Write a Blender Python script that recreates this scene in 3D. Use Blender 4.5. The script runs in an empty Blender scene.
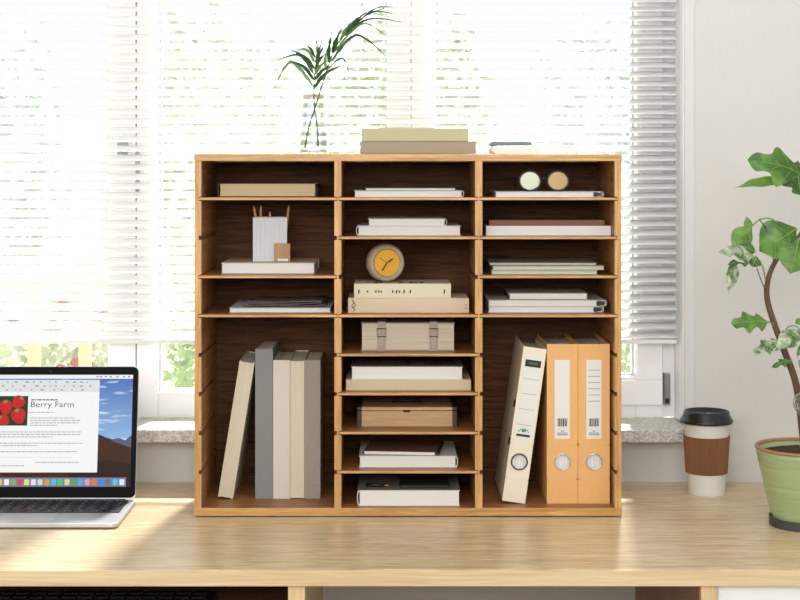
import bpy, bmesh, math, random
from mathutils import Vector, Matrix
random.seed(7)
S = bpy.context.scene
COL = S.collection
PI = math.pi
F = 1547.0; VX = 392.0; VY = 170.0; CZ = 1.413; CY = -2.6
def X(px, Y): return (px-VX)*(Y-CY)/F
def Z(py, Y): return CZ-(py-VY)*(Y-CY)/F
def P(px, py, Y): return Vector((X(px, Y), Y, Z(py, Y)))
def W(d, Y): return d*(Y-CY)/F

# ------------------------------------------------------------------ materials
def lin(c):
    return tuple(((v/255)/12.92 if v/255 <= .04045 else ((v/255+.055)/1.055)**2.4) for v in c)
MATS = {}
def new_mat(name):
    m = bpy.data.materials.new(name); m.use_nodes = True
    nt = m.node_tree; b = nt.nodes['Principled BSDF']
    return m, nt, b
def plain(name, rgb, rough=.6, metal=0, noise=0, nscale=60, bump=0, stretch=(1,1,1), spec=None, coat=0, trans=0):
    if name in MATS: return MATS[name]
    m, nt, b = new_mat(name); c = lin(rgb)
    b.inputs['Roughness'].default_value = rough; b.inputs['Metallic'].default_value = metal
    b.inputs['Base Color'].default_value = (*c, 1)
    if spec is not None: b.inputs['Specular IOR Level'].default_value = spec
    if coat: b.inputs['Coat Weight'].default_value = coat
    if noise or bump:
        tc = nt.nodes.new('ShaderNodeTexCoord'); mp = nt.nodes.new('ShaderNodeMapping')
        mp.inputs['Scale'].default_value = stretch
        nz = nt.nodes.new('ShaderNodeTexNoise'); nz.inputs['Scale'].default_value = nscale; nz.inputs['Detail'].default_value = 5
        nt.links.new(tc.outputs['Object'], mp.inputs['Vector']); nt.links.new(mp.outputs[0], nz.inputs['Vector'])
        if noise:
            rp = nt.nodes.new('ShaderNodeValToRGB')
            rp.color_ramp.elements[0].position = .3; rp.color_ramp.elements[1].position = .7
            rp.color_ramp.elements[0].color = (*[v*(1-noise) for v in c], 1)
            rp.color_ramp.elements[1].color = (*[min(1, v*(1+noise)) for v in c], 1)
            nt.links.new(nz.outputs['Fac'], rp.inputs[0]); nt.links.new(rp.outputs[0], b.inputs['Base Color'])
        if bump:
            bp = nt.nodes.new('ShaderNodeBump'); bp.inputs['Strength'].default_value = bump; bp.inputs['Distance'].default_value = .002
            nt.links.new(nz.outputs['Fac'], bp.inputs['Height']); nt.links.new(bp.outputs[0], b.inputs['Normal'])
    if trans:
        mx = nt.nodes.new('ShaderNodeMixShader'); tr = nt.nodes.new('ShaderNodeBsdfTranslucent')
        tr.inputs[0].default_value = (*c, 1); mx.inputs[0].default_value = trans
        out = nt.nodes['Material Output']
        nt.links.new(b.outputs[0], mx.inputs[1]); nt.links.new(tr.outputs[0], mx.inputs[2]); nt.links.new(mx.outputs[0], out.inputs[0])
    MATS[name] = m; return m
def wood(name, dark, light, axis='X', scale=1, rough=.45, coat=0, contrast=1, bump=.15):
    if name in MATS: return MATS[name]
    m, nt, b = new_mat(name)
    tc = nt.nodes.new('ShaderNodeTexCoord'); mp = nt.nodes.new('ShaderNodeMapping')
    s = [22*scale]*3; s['XYZ'.index(axis)] = 1.1*scale
    mp.inputs['Scale'].default_value = s
    n1 = nt.nodes.new('ShaderNodeTexNoise'); n1.inputs['Scale'].default_value = 1.6; n1.inputs['Detail'].default_value = 6; n1.inputs['Distortion'].default_value = 1.2
    n2 = nt.nodes.new('ShaderNodeTexNoise'); n2.inputs['Scale'].default_value = 9; n2.inputs['Detail'].default_value = 4
    nt.links.new(tc.outputs['Object'], mp.inputs['Vector'])
    nt.links.new(mp.outputs[0], n1.inputs['Vector']); nt.links.new(mp.outputs[0], n2.inputs['Vector'])
    ad = nt.nodes.new('ShaderNodeMixRGB'); ad.inputs[0].default_value = .4
    nt.links.new(n1.outputs['Fac'], ad.inputs[1]); nt.links.new(n2.outputs['Fac'], ad.inputs[2])
    rp = nt.nodes.new('ShaderNodeValToRGB')
    rp.color_ramp.elements[0].position = .5-.16/contrast; rp.color_ramp.elements[1].position = .5+.14/contrast
    rp.color_ramp.elements[0].color = (*lin(dark), 1); rp.color_ramp.elements[1].color = (*lin(light), 1)
    nt.links.new(ad.outputs[0], rp.inputs[0]); nt.links.new(rp.outputs[0], b.inputs['Base Color'])
    bp = nt.nodes.new('ShaderNodeBump'); bp.inputs['Strength'].default_value = bump; bp.inputs['Distance'].default_value = .001
    nt.links.new(ad.outputs[0], bp.inputs['Height']); nt.links.new(bp.outputs[0], b.inputs['Normal'])
    b.inputs['Roughness'].default_value = rough
    if coat: b.inputs['Coat Weight'].default_value = coat; b.inputs['Coat Roughness'].default_value = .3
    MATS[name] = m; return m
def emit(name, rgb, k=1.0):
    if name in MATS: return MATS[name]
    m, nt, b = new_mat(name); c = lin(rgb)
    b.inputs['Base Color'].default_value = (.01, .01, .01, 1); b.inputs['Roughness'].default_value = .25
    b.inputs['Specular IOR Level'].default_value = .05
    b.inputs['Emission Color'].default_value = (*c, 1); b.inputs['Emission Strength'].default_value = k
    MATS[name] = m; return m
def thin_glass(name, tint=(1, 1, 1), refl=.06, edge=.5):
    if name in MATS: return MATS[name]
    m = bpy.data.materials.new(name); m.use_nodes = True; nt = m.node_tree
    nt.nodes.remove(nt.nodes['Principled BSDF']); out = nt.nodes['Material Output']
    tr = nt.nodes.new('ShaderNodeBsdfTransparent'); tr.inputs[0].default_value = (*tint, 1)
    gl = nt.nodes.new('ShaderNodeBsdfGlossy'); gl.inputs['Roughness'].default_value = .03
    lw = nt.nodes.new('ShaderNodeLayerWeight'); lw.inputs[0].default_value = .35
    mr = nt.nodes.new('ShaderNodeMapRange'); mr.inputs['To Min'].default_value = refl; mr.inputs['To Max'].default_value = edge
    mx = nt.nodes.new('ShaderNodeMixShader')
    nt.links.new(lw.outputs['Fresnel'], mr.inputs['Value']); nt.links.new(mr.outputs[0], mx.inputs[0])
    nt.links.new(tr.outputs[0], mx.inputs[1]); nt.links.new(gl.outputs[0], mx.inputs[2]); nt.links.new(mx.outputs[0], out.inputs[0])
    MATS[name] = m; return m

oak_x = wood('oak_horizontal', (158, 112, 58), (212, 164, 100), 'X', 3, .42)
oak_z = wood('oak_vertical', (160, 114, 60), (214, 166, 102), 'Z', 3, .42)
oak_y_shaded = wood('oak_depth_shaded', (118, 74, 40), (168, 116, 70), 'X', 3, .42)  # same oak, darkened to carry the shade on shelves and bottom
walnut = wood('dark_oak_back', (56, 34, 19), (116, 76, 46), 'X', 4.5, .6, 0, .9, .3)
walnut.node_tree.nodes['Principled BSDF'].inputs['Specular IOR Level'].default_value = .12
oak_in_shaded = wood('oak_inside_shaded', (132, 86, 48), (184, 132, 82), 'Y', 3, .5)  # compartment shade is mixed into this darker oak tone
desk_w = wood('pale_ash_desktop', (182, 150, 106), (226, 206, 168), 'X', 4.5, .34, .3, 1.5, .1)
desk_e = wood('pale_ash_edge', (196, 166, 118), (220, 198, 158), 'X', 1.3, .4, 0, .9, .05)
desk_v = wood('pale_ash_panel', (200, 168, 120), (226, 200, 156), 'Z', 1.3, .4, 0, .9, .05)
brown_v = wood('brown_wood_inner', (120, 84, 62), (150, 110, 84), 'Z', 2, .5)
wall_r = plain('room_paint', (226, 228, 230), .9)
wallm = plain('wall_paint', (206, 204, 199), .85, noise=.01, nscale=200, bump=.04)
white_room = plain('ceiling_paint', (236, 233, 228), .9)
floor_m = wood('floor_boards', (186, 178, 168), (212, 204, 194), 'X', .8, .5)
pvc = plain('white_window_plastic', (250, 251, 252), .35)
blindm = plain('white_blind_slats', (252, 252, 252), .5, trans=.14)
railm = plain('white_blind_rail', (238, 238, 236), .45)
granite = None
def make_granite():
    m, nt, b = new_mat('grey_granite')
    tc = nt.nodes.new('ShaderNodeTexCoord'); v = nt.nodes.new('ShaderNodeTexVoronoi'); v.inputs['Scale'].default_value = 260
    n = nt.nodes.new('ShaderNodeTexNoise'); n.inputs['Scale'].default_value = 90; n.inputs['Detail'].default_value = 6
    nt.links.new(tc.outputs['Object'], v.inputs['Vector']); nt.links.new(tc.outputs['Object'], n.inputs['Vector'])
    mx = nt.nodes.new('ShaderNodeMixRGB'); mx.inputs[0].default_value = .5
    bw = nt.nodes.new('ShaderNodeRGBToBW'); nt.links.new(v.outputs['Color'], bw.inputs[0])
    nt.links.new(bw.outputs[0], mx.inputs[1]); nt.links.new(n.outputs['Fac'], mx.inputs[2])
    rp = nt.nodes.new('ShaderNodeValToRGB'); rp.color_ramp.elements[0].position = .3; rp.color_ramp.elements[1].position = .65
    rp.color_ramp.elements[0].color = (*lin((160, 158, 152)), 1); rp.color_ramp.elements[1].color = (*lin((214, 212, 206)), 1)
    nt.links.new(mx.outputs[0], rp.inputs[0]); nt.links.new(rp.outputs[0], b.inputs['Base Color'])
    b.inputs['Roughness'].default_value = .35
    return m
granite = make_granite()
black = plain('black_plastic', (22, 22, 23), .4)
softblack = plain('black_matte', (32, 31, 30), .6)
metal = plain('brushed_steel', (170, 170, 168), .3, 1)
chrome = plain('chrome', (205, 205, 205), .15, 1)
paper = plain('page_edges', (222, 216, 200), .85, noise=.08, nscale=1, stretch=(2, 2, 900))
paper_v = plain('page_edges_upright', (206, 194, 170), .85, noise=.12, nscale=1, stretch=(900, 2, 2))
white_pg = plain('white_page_edges', (220, 217, 209), .8, noise=.06, nscale=1, stretch=(2, 2, 900))
white_cv = plain('white_cover', (220, 218, 212), .6)
glassm = thin_glass('window_glass', (1, 1, 1), .02, .3)
vase_g = thin_glass('clear_vase_glass', (.93, .965, .955), .02, .45)
globe_g = thin_glass('clear_globe_glass', (.97, .985, .985), .03, .4)

# ------------------------------------------------------------------ mesh helpers
def empty(name, loc=(0, 0, 0), rot=(0, 0, 0)):
    o = bpy.data.objects.new(name, None); COL.objects.link(o)
    o.location = loc; o.rotation_euler = rot; o.empty_display_size = .03
    return o
def tag(o, label=None, cat=None, group=None, kind=None):
    if label: o['label'] = label
    if cat: o['category'] = cat
    if group: o['group'] = group
    if kind: o['kind'] = kind
    return o
def thing(name, label, cat, loc=(0, 0, 0), rot=(0, 0, 0), group=None):
    return tag(empty(name, loc, rot), label, cat, group)
class MB:
    def __init__(s): s.bm = bmesh.new()
    def box(s, x0, x1, y0, y1, z0, z1):
        vs = [s.bm.verts.new(p) for p in ((x0, y0, z0), (x1, y0, z0), (x1, y1, z0), (x0, y1, z0), (x0, y0, z1), (x1, y0, z1), (x1, y1, z1), (x0, y1, z1))]
        for f in ((0, 3, 2, 1), (4, 5, 6, 7), (0, 1, 5, 4), (1, 2, 6, 5), (2, 3, 7, 6), (3, 0, 4, 7)): s.bm.faces.new([vs[i] for i in f])
        return s
    def prism(s, pts, axis, a0, a1):
        def mk(p, a):
            if axis == 'Y': return (p[0], a, p[1])
            if axis == 'X': return (a, p[0], p[1])
            return (p[0], p[1], a)
        A = [s.bm.verts.new(mk(p, a0)) for p in pts]; B = [s.bm.verts.new(mk(p, a1)) for p in pts]
        n = len(pts); s.bm.faces.new(A); s.bm.faces.new(B[::-1])
        for i in range(n): s.bm.faces.new((A[i], B[i], B[(i+1) % n], A[(i+1) % n]))
        return s
    def lathe(s, prof, c=(0, 0, 0), n=48, axis='Z'):
        rings = []
        for r, z in prof:
            if r < 1e-6:
                rings.append([s.bm.verts.new(Vector(c)+(Vector((0, 0, z)) if axis == 'Z' else Vector((0, z, 0))))])
            else:
                ring = []
                for k in range(n):
                    a = 2*PI*k/n
                    v = Vector((r*math.cos(a), r*math.sin(a), z)) if axis == 'Z' else Vector((r*math.cos(a), z, r*math.sin(a)))
                    ring.append(s.bm.verts.new(Vector(c)+v))
                rings.append(ring)
        for a, b in zip(rings, rings[1:]):
            for k in range(n):
                k2 = (k+1) % n
                if len(a) == 1 and len(b) == 1: continue
                if len(a) == 1: s.bm.faces.new((a[0], b[k], b[k2]))
                elif len(b) == 1: s.bm.faces.new((a[k], b[0], a[k2]))
                else: s.bm.faces.new((a[k], b[k], b[k2], a[k2]))
        return s
    def tube(s, pts, r, n=10, closed=False):
        pts = [Vector(p) for p in pts]; m = len(pts)
        rad = r if isinstance(r, (list, tuple)) else [r]*m
        rings = []; ref = None
        for i, p in enumerate(pts):
            if closed: t = pts[(i+1) % m]-pts[i-1]
            else: t = pts[min(i+1, m-1)]-pts[max(i-1, 0)]
            t.normalize()
            if ref is None:
                ref = Vector((0, 0, 1)) if abs(t.z) < .9 else Vector((1, 0, 0))
            u = ref-t*ref.dot(t); u.normalize(); ref = u; v = t.cross(u)
            rings.append([s.bm.verts.new(p+(u*math.cos(2*PI*k/n)+v*math.sin(2*PI*k/n))*rad[i]) for k in range(n)])
        prs = list(zip(rings, rings[1:]))
        if closed: prs.append((rings[-1], rings[0]))
        for a, b in prs:
            for k in range(n): s.bm.faces.new((a[k], a[(k+1) % n], b[(k+1) % n], b[k]))
        if not closed: s.bm.faces.new(rings[0][::-1]); s.bm.faces.new(rings[-1])
        return s
    def ball(s, c, r, sc=(1, 1, 1), seg=24):
        g = bmesh.ops.create_uvsphere(s.bm, u_segments=seg, v_segments=seg//2, radius=r)
        for v in g['verts']: v.co = Vector((v.co.x*sc[0], v.co.y*sc[1], v.co.z*sc[2]))+Vector(c)
        return s
    def grid(s, rows):
        R = [[s.bm.verts.new(p) for p in row] for row in rows]
        for a, b in zip(R, R[1:]):
            for i in range(len(a)-1): s.bm.faces.new((a[i], a[i+1], b[i+1], b[i]))
        return s
    def build(s, name, mat, parent=None, bevel=0, smooth=False, sub=0, solid=0, seg=2):
        bmesh.ops.recalc_face_normals(s.bm, faces=s.bm.faces[:])
        me = bpy.data.meshes.new(name); s.bm.to_mesh(me); s.bm.free()
        me.materials.append(mat)
        if smooth: me.polygons.foreach_set('use_smooth', [True]*len(me.polygons))
        o = bpy.data.objects.new(name, me); COL.objects.link(o)
        if parent: o.parent = parent
        if solid:
            q = o.modifiers.new('thickness', 'SOLIDIFY'); q.thickness = solid; q.offset = 0
        if bevel:
            q = o.modifiers.new('bevel', 'BEVEL'); q.width = bevel; q.segments = seg; q.limit_method = 'ANGLE'; q.angle_limit = .7
        if sub:
            q = o.modifiers.new('smooth', 'SUBSURF'); q.levels = sub; q.render_levels = sub
        return o
def bx(name, mat, parent, x0, x1, y0, y1, z0, z1, bevel=0):
    return MB().box(x0, x1, y0, y1, z0, z1).build(name, mat, parent, bevel)
def rrect(x0, x1, z0, z1, r, n=6):
    pts = []
    for cx, cz, a in ((x1-r, z0+r, -PI/2), (x1-r, z1-r, 0), (x0+r, z1-r, PI/2), (x0+r, z0+r, PI)):
        for k in range(n+1):
            t = a+PI/2*k/n; pts.append((cx+r*math.cos(t), cz+r*math.sin(t)))
    return pts
def text_mb(txt, size, thick=.0002):
    cu = bpy.data.curves.new('lettering', 'FONT'); cu.body = txt; cu.size = size; cu.extrude = thick
    o = bpy.data.objects.new('lettering', cu); COL.objects.link(o)
    bpy.context.view_layer.update()
    me = bpy.data.meshes.new_from_object(o.evaluated_get(bpy.context.evaluated_depsgraph_get()))
    COL.objects.unlink(o); bpy.data.objects.remove(o); bpy.data.curves.remove(cu)
    return me
def text_obj(name, txt, size, mat, parent, loc, rot):
    me = text_mb(txt, size); me.materials.clear(); me.materials.append(mat)
    o = bpy.data.objects.new(name, me); COL.objects.link(o); o.parent = parent
    o.location = loc; o.rotation_euler = rot
    return o

# ------------------------------------------------------------------ the setting
YW = .737; YF = .83
OX0, OX1, OZ0, OZ1 = -1.45, .630, .835, 2.2
w = MB()
w.box(-2.0, 1.6, YW, .95, 0, OZ0); w.box(-2.0, 1.6, YW, .95, OZ1, 2.6)
w.box(-2.0, OX0, YW, .95, OZ0, OZ1); w.box(OX1, 1.6, YW, .95, OZ0, OZ1)
tag(w.build('wall_back', wallm), kind='structure')
tag(bx('wall_left', wall_r, None, -2.1, -2.0, -4.3, .95, 0, 2.6), kind='structure')
tag(bx('wall_right', wall_r, None, 1.6, 1.7, -4.3, .95, 0, 2.6), kind='structure')
tag(bx('wall_front', wall_r, None, -2.1, 1.7, -4.4, -4.3, 0, 2.6), kind='structure')
tag(bx('floor', floor_m, None, -2.1, 1.7, -4.4, .95, -.1, 0), kind='structure')
tag(bx('ceiling', white_room, None, -2.1, 1.7, -4.4, .95, 2.6, 2.7), kind='structure')
# plaster edge bead around the window opening
tag(MB().box(OX1+.001, .652, YW-.003, YW-.0002, .866, 2.2).build('trim_1', plain('corner_bead', (208, 208, 206), .6), None, .001), kind='structure')
tag(MB().box(OX1-.0012, OX1-.0002, YW+.0002, YF+.0115, .8640, 2.199).build('trim_4', pvc), kind='structure')
tag(bx('trim_2', granite, None, OX0+.001, .6285, .675, .8385, .8352, .863, .003), kind='structure')   # granite window board
bpy.data.objects['trim_2']['label'] = 'grey speckled granite window board'
fx = lambda px: (px-VX)*(YF-CY)/F
fz = lambda py: Z(py, YF)
g108, g158, g387, g436, g635, g663 = map(fx, (108, 158, 387, 436, 635, 663))
top = 2.19
def window(n, x0, x1, gx0, gx1, gz0, sash):
    o = tag(empty('window_%d' % n, ((x0+x1)/2, YF, .8635)), kind='structure')
    dx, dy, dz = o.location
    def b(m, a, c, d, e, f, g): m.box(a-dx, c-dx, d-dy, e-dy, f-dz, g-dz)
    m = MB(); t = .002
    yb = .90
    b(m, x0, gx0, YF+(.0 if sash else .0), yb, .8640, top); b(m, gx1, x1, YF, yb, .8640, top)
    b(m, gx0, gx1, YF, yb, .8640, gz0); b(m, gx0, gx1, YF, yb, 2.10, top)
    m.build('window_frame', pvc, o, .0025)
    m = MB()                                # glazing gasket
    for a, c, f, g in ((gx0, gx0+.004, gz0, 2.10), (gx1-.004, gx1, gz0, 2.10), (gx0+.004, gx1-.004, gz0, gz0+.004)):
        b(m, a, c, YF+.018, YF+.024, f, g)
    m.build('gasket', plain('grey_gasket', (196, 200, 202), .6), o)
    m = MB(); b(m, gx0, gx1, YF+.026, YF+.032, gz0, 2.10)
    m.build('pane', glassm, o)
    return o
w1 = window(1, OX0+.03, fx(136)-.001, -1.36, g108, fz(392), 0)
w2 = window(2, fx(136)+.001, fx(411)-.001, g158, g387, fz(392), 0)
w3 = window(3, fx(411)+.001, g663, g436, g635, fz(376.5), 1)
# outer frame: recessed jamb at the right and the lower rail of the opening sash
o = tag(MB().box(g663+.001, OX1-.001, YF+.012, .90, .864, top).build('trim_3', pvc, None, .001), kind='structure')
m = MB(); dx, dy, dz = w3.location
m.box(g436-.02-dx, g663-.002-dx, YF-.006-dy, YF-.0003-dy, fz(405)-dz, fz(380)-dz)
m.box(g635+.003-dx, g663-.002-dx, YF-.006-dy, YF-.0003-dy, fz(380)-dz, 2.15-dz)
m.build('sash_face', pvc, w3, .002)
m = MB(); m.box(g663+.002-dx, g663+.016-dx, YF-.004-dy, YF+.0115-dy, fz(405)-dz, fz(373)-dz)
h = m.build('hinge', metal, w3, .002); h['label'] = 'grey metal hinge'
m = MB(); m.box(g663+.004-dx, g663+.013-dx, YF-.007-dy, YF-.0042-dy, fz(403)-dz, fz(398)-dz); m.build('hinge_pin', softblack, h)
# window handle on the left stile
m = MB(); dx, dy, dz = w1.location
hg = plain('handle_grey', (176, 180, 182), .35)
a0, a1 = fx(118), fx(128)
m.prism(rrect(a0-dx, a1-dx, fz(160)-dz, fz(138)-dz, .010), 'Y', YF-.010-dy, YF-.0003-dy); hp_ = m.build('handle_plate', hg, w1, .001)
m = MB(); zz = fz(149)-dz
m.tube([((a0+a1)/2-dx, YF-.0102-dy, zz), ((a0+a1)/2-dx, YF-.024-dy, zz), (fx(139)-dx, YF-.024-dy, zz), (fx(139.5)-dx, YF-.024-dy, zz-.012), (fx(139.5)-dx, YF-.024-dy, fz(197)-dz)], [.005, .005, .005, .0055, .0045], 10)
m.build('handle_lever', hg, w1, 0, True)

# venetian blind
bl = thing('venetian_blind', 'white venetian blind with narrow tilted slats hanging across the whole window', 'blind', (-.41, .79, 2.175))
m = MB(); pitch = .0204; z = 1.052; tl = math.radians(31)
bx0, bx1 = OX0+.01+.41, X(676, .79)+.41
while z < 2.14:
    rows = []
    for k in range(5):
        u = (k/4-.5)*.025; cr = .0012*(1-(k/2-1)**2)
        yy = u*math.cos(tl)-cr*math.sin(tl); zz = z-2.175+u*math.sin(tl)+cr*math.cos(tl)
        rows.append([(bx0, yy, zz), (bx1, yy, zz)])
    m.grid(rows); z += pitch
m.build('slats', blindm, bl, smooth=True, solid=.0004)
m = MB(); m.box(bx0, bx1, -.009, .009, 1.033-2.175, 1.042-2.175); m.build('bottom_rail', railm, bl, .002)
m = MB(); m.box(bx0, bx1, -.014, .014, 2.147-2.175, 2.187-2.175); m.build('head_rail', railm, bl, .002)
for xx in (-1.2, -.75, -.27, .22, .545):
    m = MB(); m.tube([(xx+.41, 0, 1.042-2.175), (xx+.41, 0, 2.147-2.175)], .0005, 5); m.build('ladder_cord', railm, bl)

# ------------------------------------------------------------------ desk
DZ = .74
dk = thing('desk', 'long pale wood desk with white drawer carrying everything in the picture', 'desk', (0, 0, 0))
m = MB(); m.box(-1.5, 1.3, 0.0045, .7365, DZ-.027, DZ); m.build('desktop', desk_w, dk, .002)
m = MB(); m.box(-1.5, 1.3, 0, .0043, DZ-.027, DZ-.0004); m.build('front_edge', desk_e, dk, .001)
def fxd(px): return (px-VX)*(.012-CY)/F
for a, b_ in ((fxd(288), fxd(305)), (fxd(701), fxd(718)), (-1.48, -1.452), (1.25, 1.278)):
    o = bx('side_panel', desk_v, dk, a, b_, .012, .70, .0, DZ-.0275, .001)
bx('panel_lining', brown_v, dk, fxd(701)-.0025, fxd(701)-.0003, .014, .70, 0, DZ-.028)
bx('drawer_front', plain('white_lacquer', (236, 234, 230), .35), dk, fxd(718.6), 1.249, .02, .04, .30, DZ-.03, .002)
bx('tray_shelf', brown_v, dk, -1.4515, fxd(288)-.001, .06, .70, .60, .615, .001)
bx('tray_back', brown_v, dk, -1.4515, fxd(288)-.001, .66, .68, .6155, DZ-.0275)
# black keyboard on the tray under the desktop
kb = thing('computer_keyboard', 'black keyboard lying on the dark shelf beneath the desktop', 'keyboard', (-.56, .13, .6152))
MB().box(-.23, .23, 0, .15, 0, .0137).build('keyboard_body', black, kb, .003)
keym = plain('key_caps', (30, 30, 32), .5)
for r in range(5):
    for c in range(15):
        x = -.222+c*.0297; y = .01+r*.027
        bx('key', keym, kb, x, x+.0262, y, y+.0235, .0139, .0185, .0015)

# ------------------------------------------------------------------ organizer
YO = .40; DO = 3.0
ox = lambda px: X(px, YO)
oz = lambda py: Z(py, YO)
OXC = .031
og = thing('desk_organizer', 'large oak pigeonhole organizer with three columns standing in the middle of the desk', 'organizer', (OXC, YO, DZ))
L = lambda px: ox(px)-OXC
depth = .268
T = oz(154)-DZ; TB = oz(161)-DZ; B0 = .0026; B1 = oz(508)-DZ
MB().box(L(194), L(622), 0, depth, TB, T).build('top_panel', oak_x, og, .0008)
q_ = MB().box(L(194), L(622), .0011, depth, B0, B1).build('bottom_panel', oak_y_shaded, og, .0003); MB().box(L(194), L(622), 0, .001, B0, B1).build('unshaded_edge', oak_x, q_)  # thin front strips keep the unshaded oak tone
SH = [oz(197.6+39.05*k)-DZ for k in range(8)]        # top of every shelf level
st = .0048; gap = .0017
def panel(xl, xr, left, right):
    pts = []; nd = .0052
    zs = [(s-st-gap, s+gap) for s in SH][::-1]
    # right side upward
    pts.append((xr, B1+.0001))
    if right:
        for a, b_ in zs: pts += [(xr, a), (xr-nd, a), (xr-nd, b_), (xr, b_)]
    pts.append((xr, TB-.0001)); pts.append((xl, TB-.0001))
    if left:
        for a, b_ in zs[::-1]: pts += [(xl, b_), (xl+nd, b_), (xl+nd, a), (xl, a)]
    pts.append((xl, B1+.0001))
    return pts
V = [L(194.5), L(201.3), L(334.3), L(341.3), L(475.2), L(482.4), L(614.7), L(621.4)]
q_ = MB().prism(panel(V[0], V[1], 0, 1), 'Y', .0014, depth-.0095).build('side_panel', oak_in_shaded, og); MB().prism(panel(V[0], V[1], 0, 1), 'Y', .0003, .0013).build('unshaded_edge', oak_z, q_)
q_ = MB().prism(panel(V[6], V[7], 1, 0), 'Y', .0014, depth-.0095).build('side_panel', oak_in_shaded, og); MB().prism(panel(V[6], V[7], 1, 0), 'Y', .0003, .0013).build('unshaded_edge', oak_z, q_)
q_ = MB().prism(panel(V[2], V[3], 1, 1), 'Y', .0014, depth-.0095).build('divider', oak_in_shaded, og); MB().prism(panel(V[2], V[3], 1, 1), 'Y', .0003, .0013).build('unshaded_edge', oak_z, q_)
q_ = MB().prism(panel(V[4], V[5], 1, 1), 'Y', .0014, depth-.0095).build('divider', oak_in_shaded, og); MB().prism(panel(V[4], V[5], 1, 1), 'Y', .0003, .0013).build('unshaded_edge', oak_z, q_)
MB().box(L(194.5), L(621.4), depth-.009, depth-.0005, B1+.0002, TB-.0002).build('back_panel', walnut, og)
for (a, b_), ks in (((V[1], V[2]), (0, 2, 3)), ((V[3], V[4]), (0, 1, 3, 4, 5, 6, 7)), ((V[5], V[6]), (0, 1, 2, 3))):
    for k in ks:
        q_ = MB().box(a-.0046, b_+.0046, .0022, depth-.0098, SH[k]-st, SH[k]).build('shelf', oak_y_shaded, og, .0003); MB().box(a-.0046, b_+.0046, .0011, .0021, SH[k]-st, SH[k]).build('unshaded_edge', oak_x, q_)
for fx_, fy in ((L(196), .01), (L(612), .01), (L(196), .23), (L(612), .23)):
    MB().box(fx_, fx_+.028*(1 if fx_ < 0 else .6), fy, fy+.028, 0.0001, B0-.0001).build('foot', softblack, og)
for sx, s in ((V[1], 1), (V[6], -1)):
    MB().box(min(sx, sx+s*.0004), max(sx, sx+s*.0004), .035, .045, SH[0]+.03, SH[0]+.046).build('joint_slot', softblack, og)
SZ = [s+DZ for s in SH]; FZ = B1+DZ

# ------------------------------------------------------------------ book builders (front at local y=0, resting on z=0)
def flat_book(name, label, px0, px1, py0, py1, z, Y, d, cover, pages, spine='left', cat='book', rz=0, ct=.0016, group=None, inset=.002, mat_top=None, bev=.0006, hh=None):
    x0, x1 = X(px0, Y), X(px1, Y); h = hh or W(py1-py0, Y); c = (x0+x1)/2; hw = (x1-x0)/2
    t = thing(name, label, cat, (c, Y, z+.0002), (0, 0, rz), group)
    m = MB()
    if spine == 'front':
        pts = [(0, 0), (d, 0), (d, ct), (ct*1.3, ct), (ct*1.3, h-ct), (d, h-ct), (d, h), (0, h)]
        m.prism(pts, 'X', -hw, hw)
        m.build('cover', cover, t, bev)
        MB().box(-hw+inset, hw-inset, ct*1.3+.0001, d-inset, ct+.0001, h-ct-.0001).build('pages', pages, t)
    elif spine in ('left', 'right'):
        sg = 1 if spine == 'left' else -1
        q = h/2; pts = [(hw, 0)]
        n = 6
        arc = [(-hw+.0035-.0035*math.sin(PI*k/n), q-q*math.cos(PI*k/n)) for k in range(n+1)]
        arc_i = [(-hw+.0035+ct-.0035*math.sin(PI*k/n), q-(q-ct)*math.cos(PI*k/n)) for k in range(n+1)]
        pts += arc + [(hw, h), (hw, h-ct)] + arc_i[::-1] + [(hw, ct)]
        pts = [(p[0]*sg, p[1]) for p in pts]
        m.prism(pts, 'Y', 0, d); m.build('cover', cover, t, bev*.5)
        xs = sorted((sg*(-hw+.0035+ct+.0004), sg*(hw-inset)))
        MB().box(xs[0], xs[1], .0015, d-inset, ct+.0001, h-ct-.0001).build('pages', pages, t)
    elif spine == 'back':
        m.prism([(0, 0), (d, 0), (d, h), (0, h), (0, h-ct), (d-ct, h-ct), (d-ct, ct), (0, ct)], 'X', -hw, hw)
        m.build('cover', cover, t, bev)
        MB().box(-hw+inset, hw-inset, inset*.6, d-ct-.0002, ct+.0001, h-ct-.0001).build('pages', pages, t)
    if mat_top:
        MB().box(-hw+.001, hw-.001, .001, d-.001, h, h+.0003).build('cover_print_or_shade', mat_top, t)
    t['h'] = h; t['hw'] = hw
    return t

beige_cv = plain('beige_cover', (196, 180, 146), .7, noise=.04, nscale=300)
tan_pg = plain('tan_pages', (196, 176, 134), .85, noise=.08, nscale=1, stretch=(4, 4, 800))
dark_edge = plain('charcoal_cover', (62, 60, 58), .6)
brown_cv = plain('brown_cover', (122, 78, 54), .6)
sage = plain('sage_box', (180, 172, 132), .6)
taupe = plain('taupe_box', (154, 140, 116), .6)
cream = plain('cream_cover', (208, 198, 168), .7)
linen = plain('beige_linen', (206, 186, 158), .85, noise=.06, nscale=600, bump=.2)
grey_cv = plain('slate_grey_cover', (124, 126, 122), .6)
fabric_w = plain('pale_linen', (206, 198, 184), .85, noise=.06, nscale=500, bump=.3)
fabric_g = plain('grey_woven_fabric', (150, 142, 130), .9, noise=.22, nscale=450, bump=.4)

# left column
flat_book('book', 'thick book with tan page edges and rounded dark spine in top left compartment', 217.5, 318, 183.5, 197.5, SZ[0], .455, .17, dark_edge, tan_pg, 'left', ct=.0016, inset=.006)
hb = flat_book('book', 'white block book under the ribbed pencil holder', 221, 315, 263.5, 274, SZ[2], .46, .17, white_cv, white_pg, 'back', ct=.0012, mat_top=beige_cv, rz=0)
zt = SZ[2]+hb['h']+.0008
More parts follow.
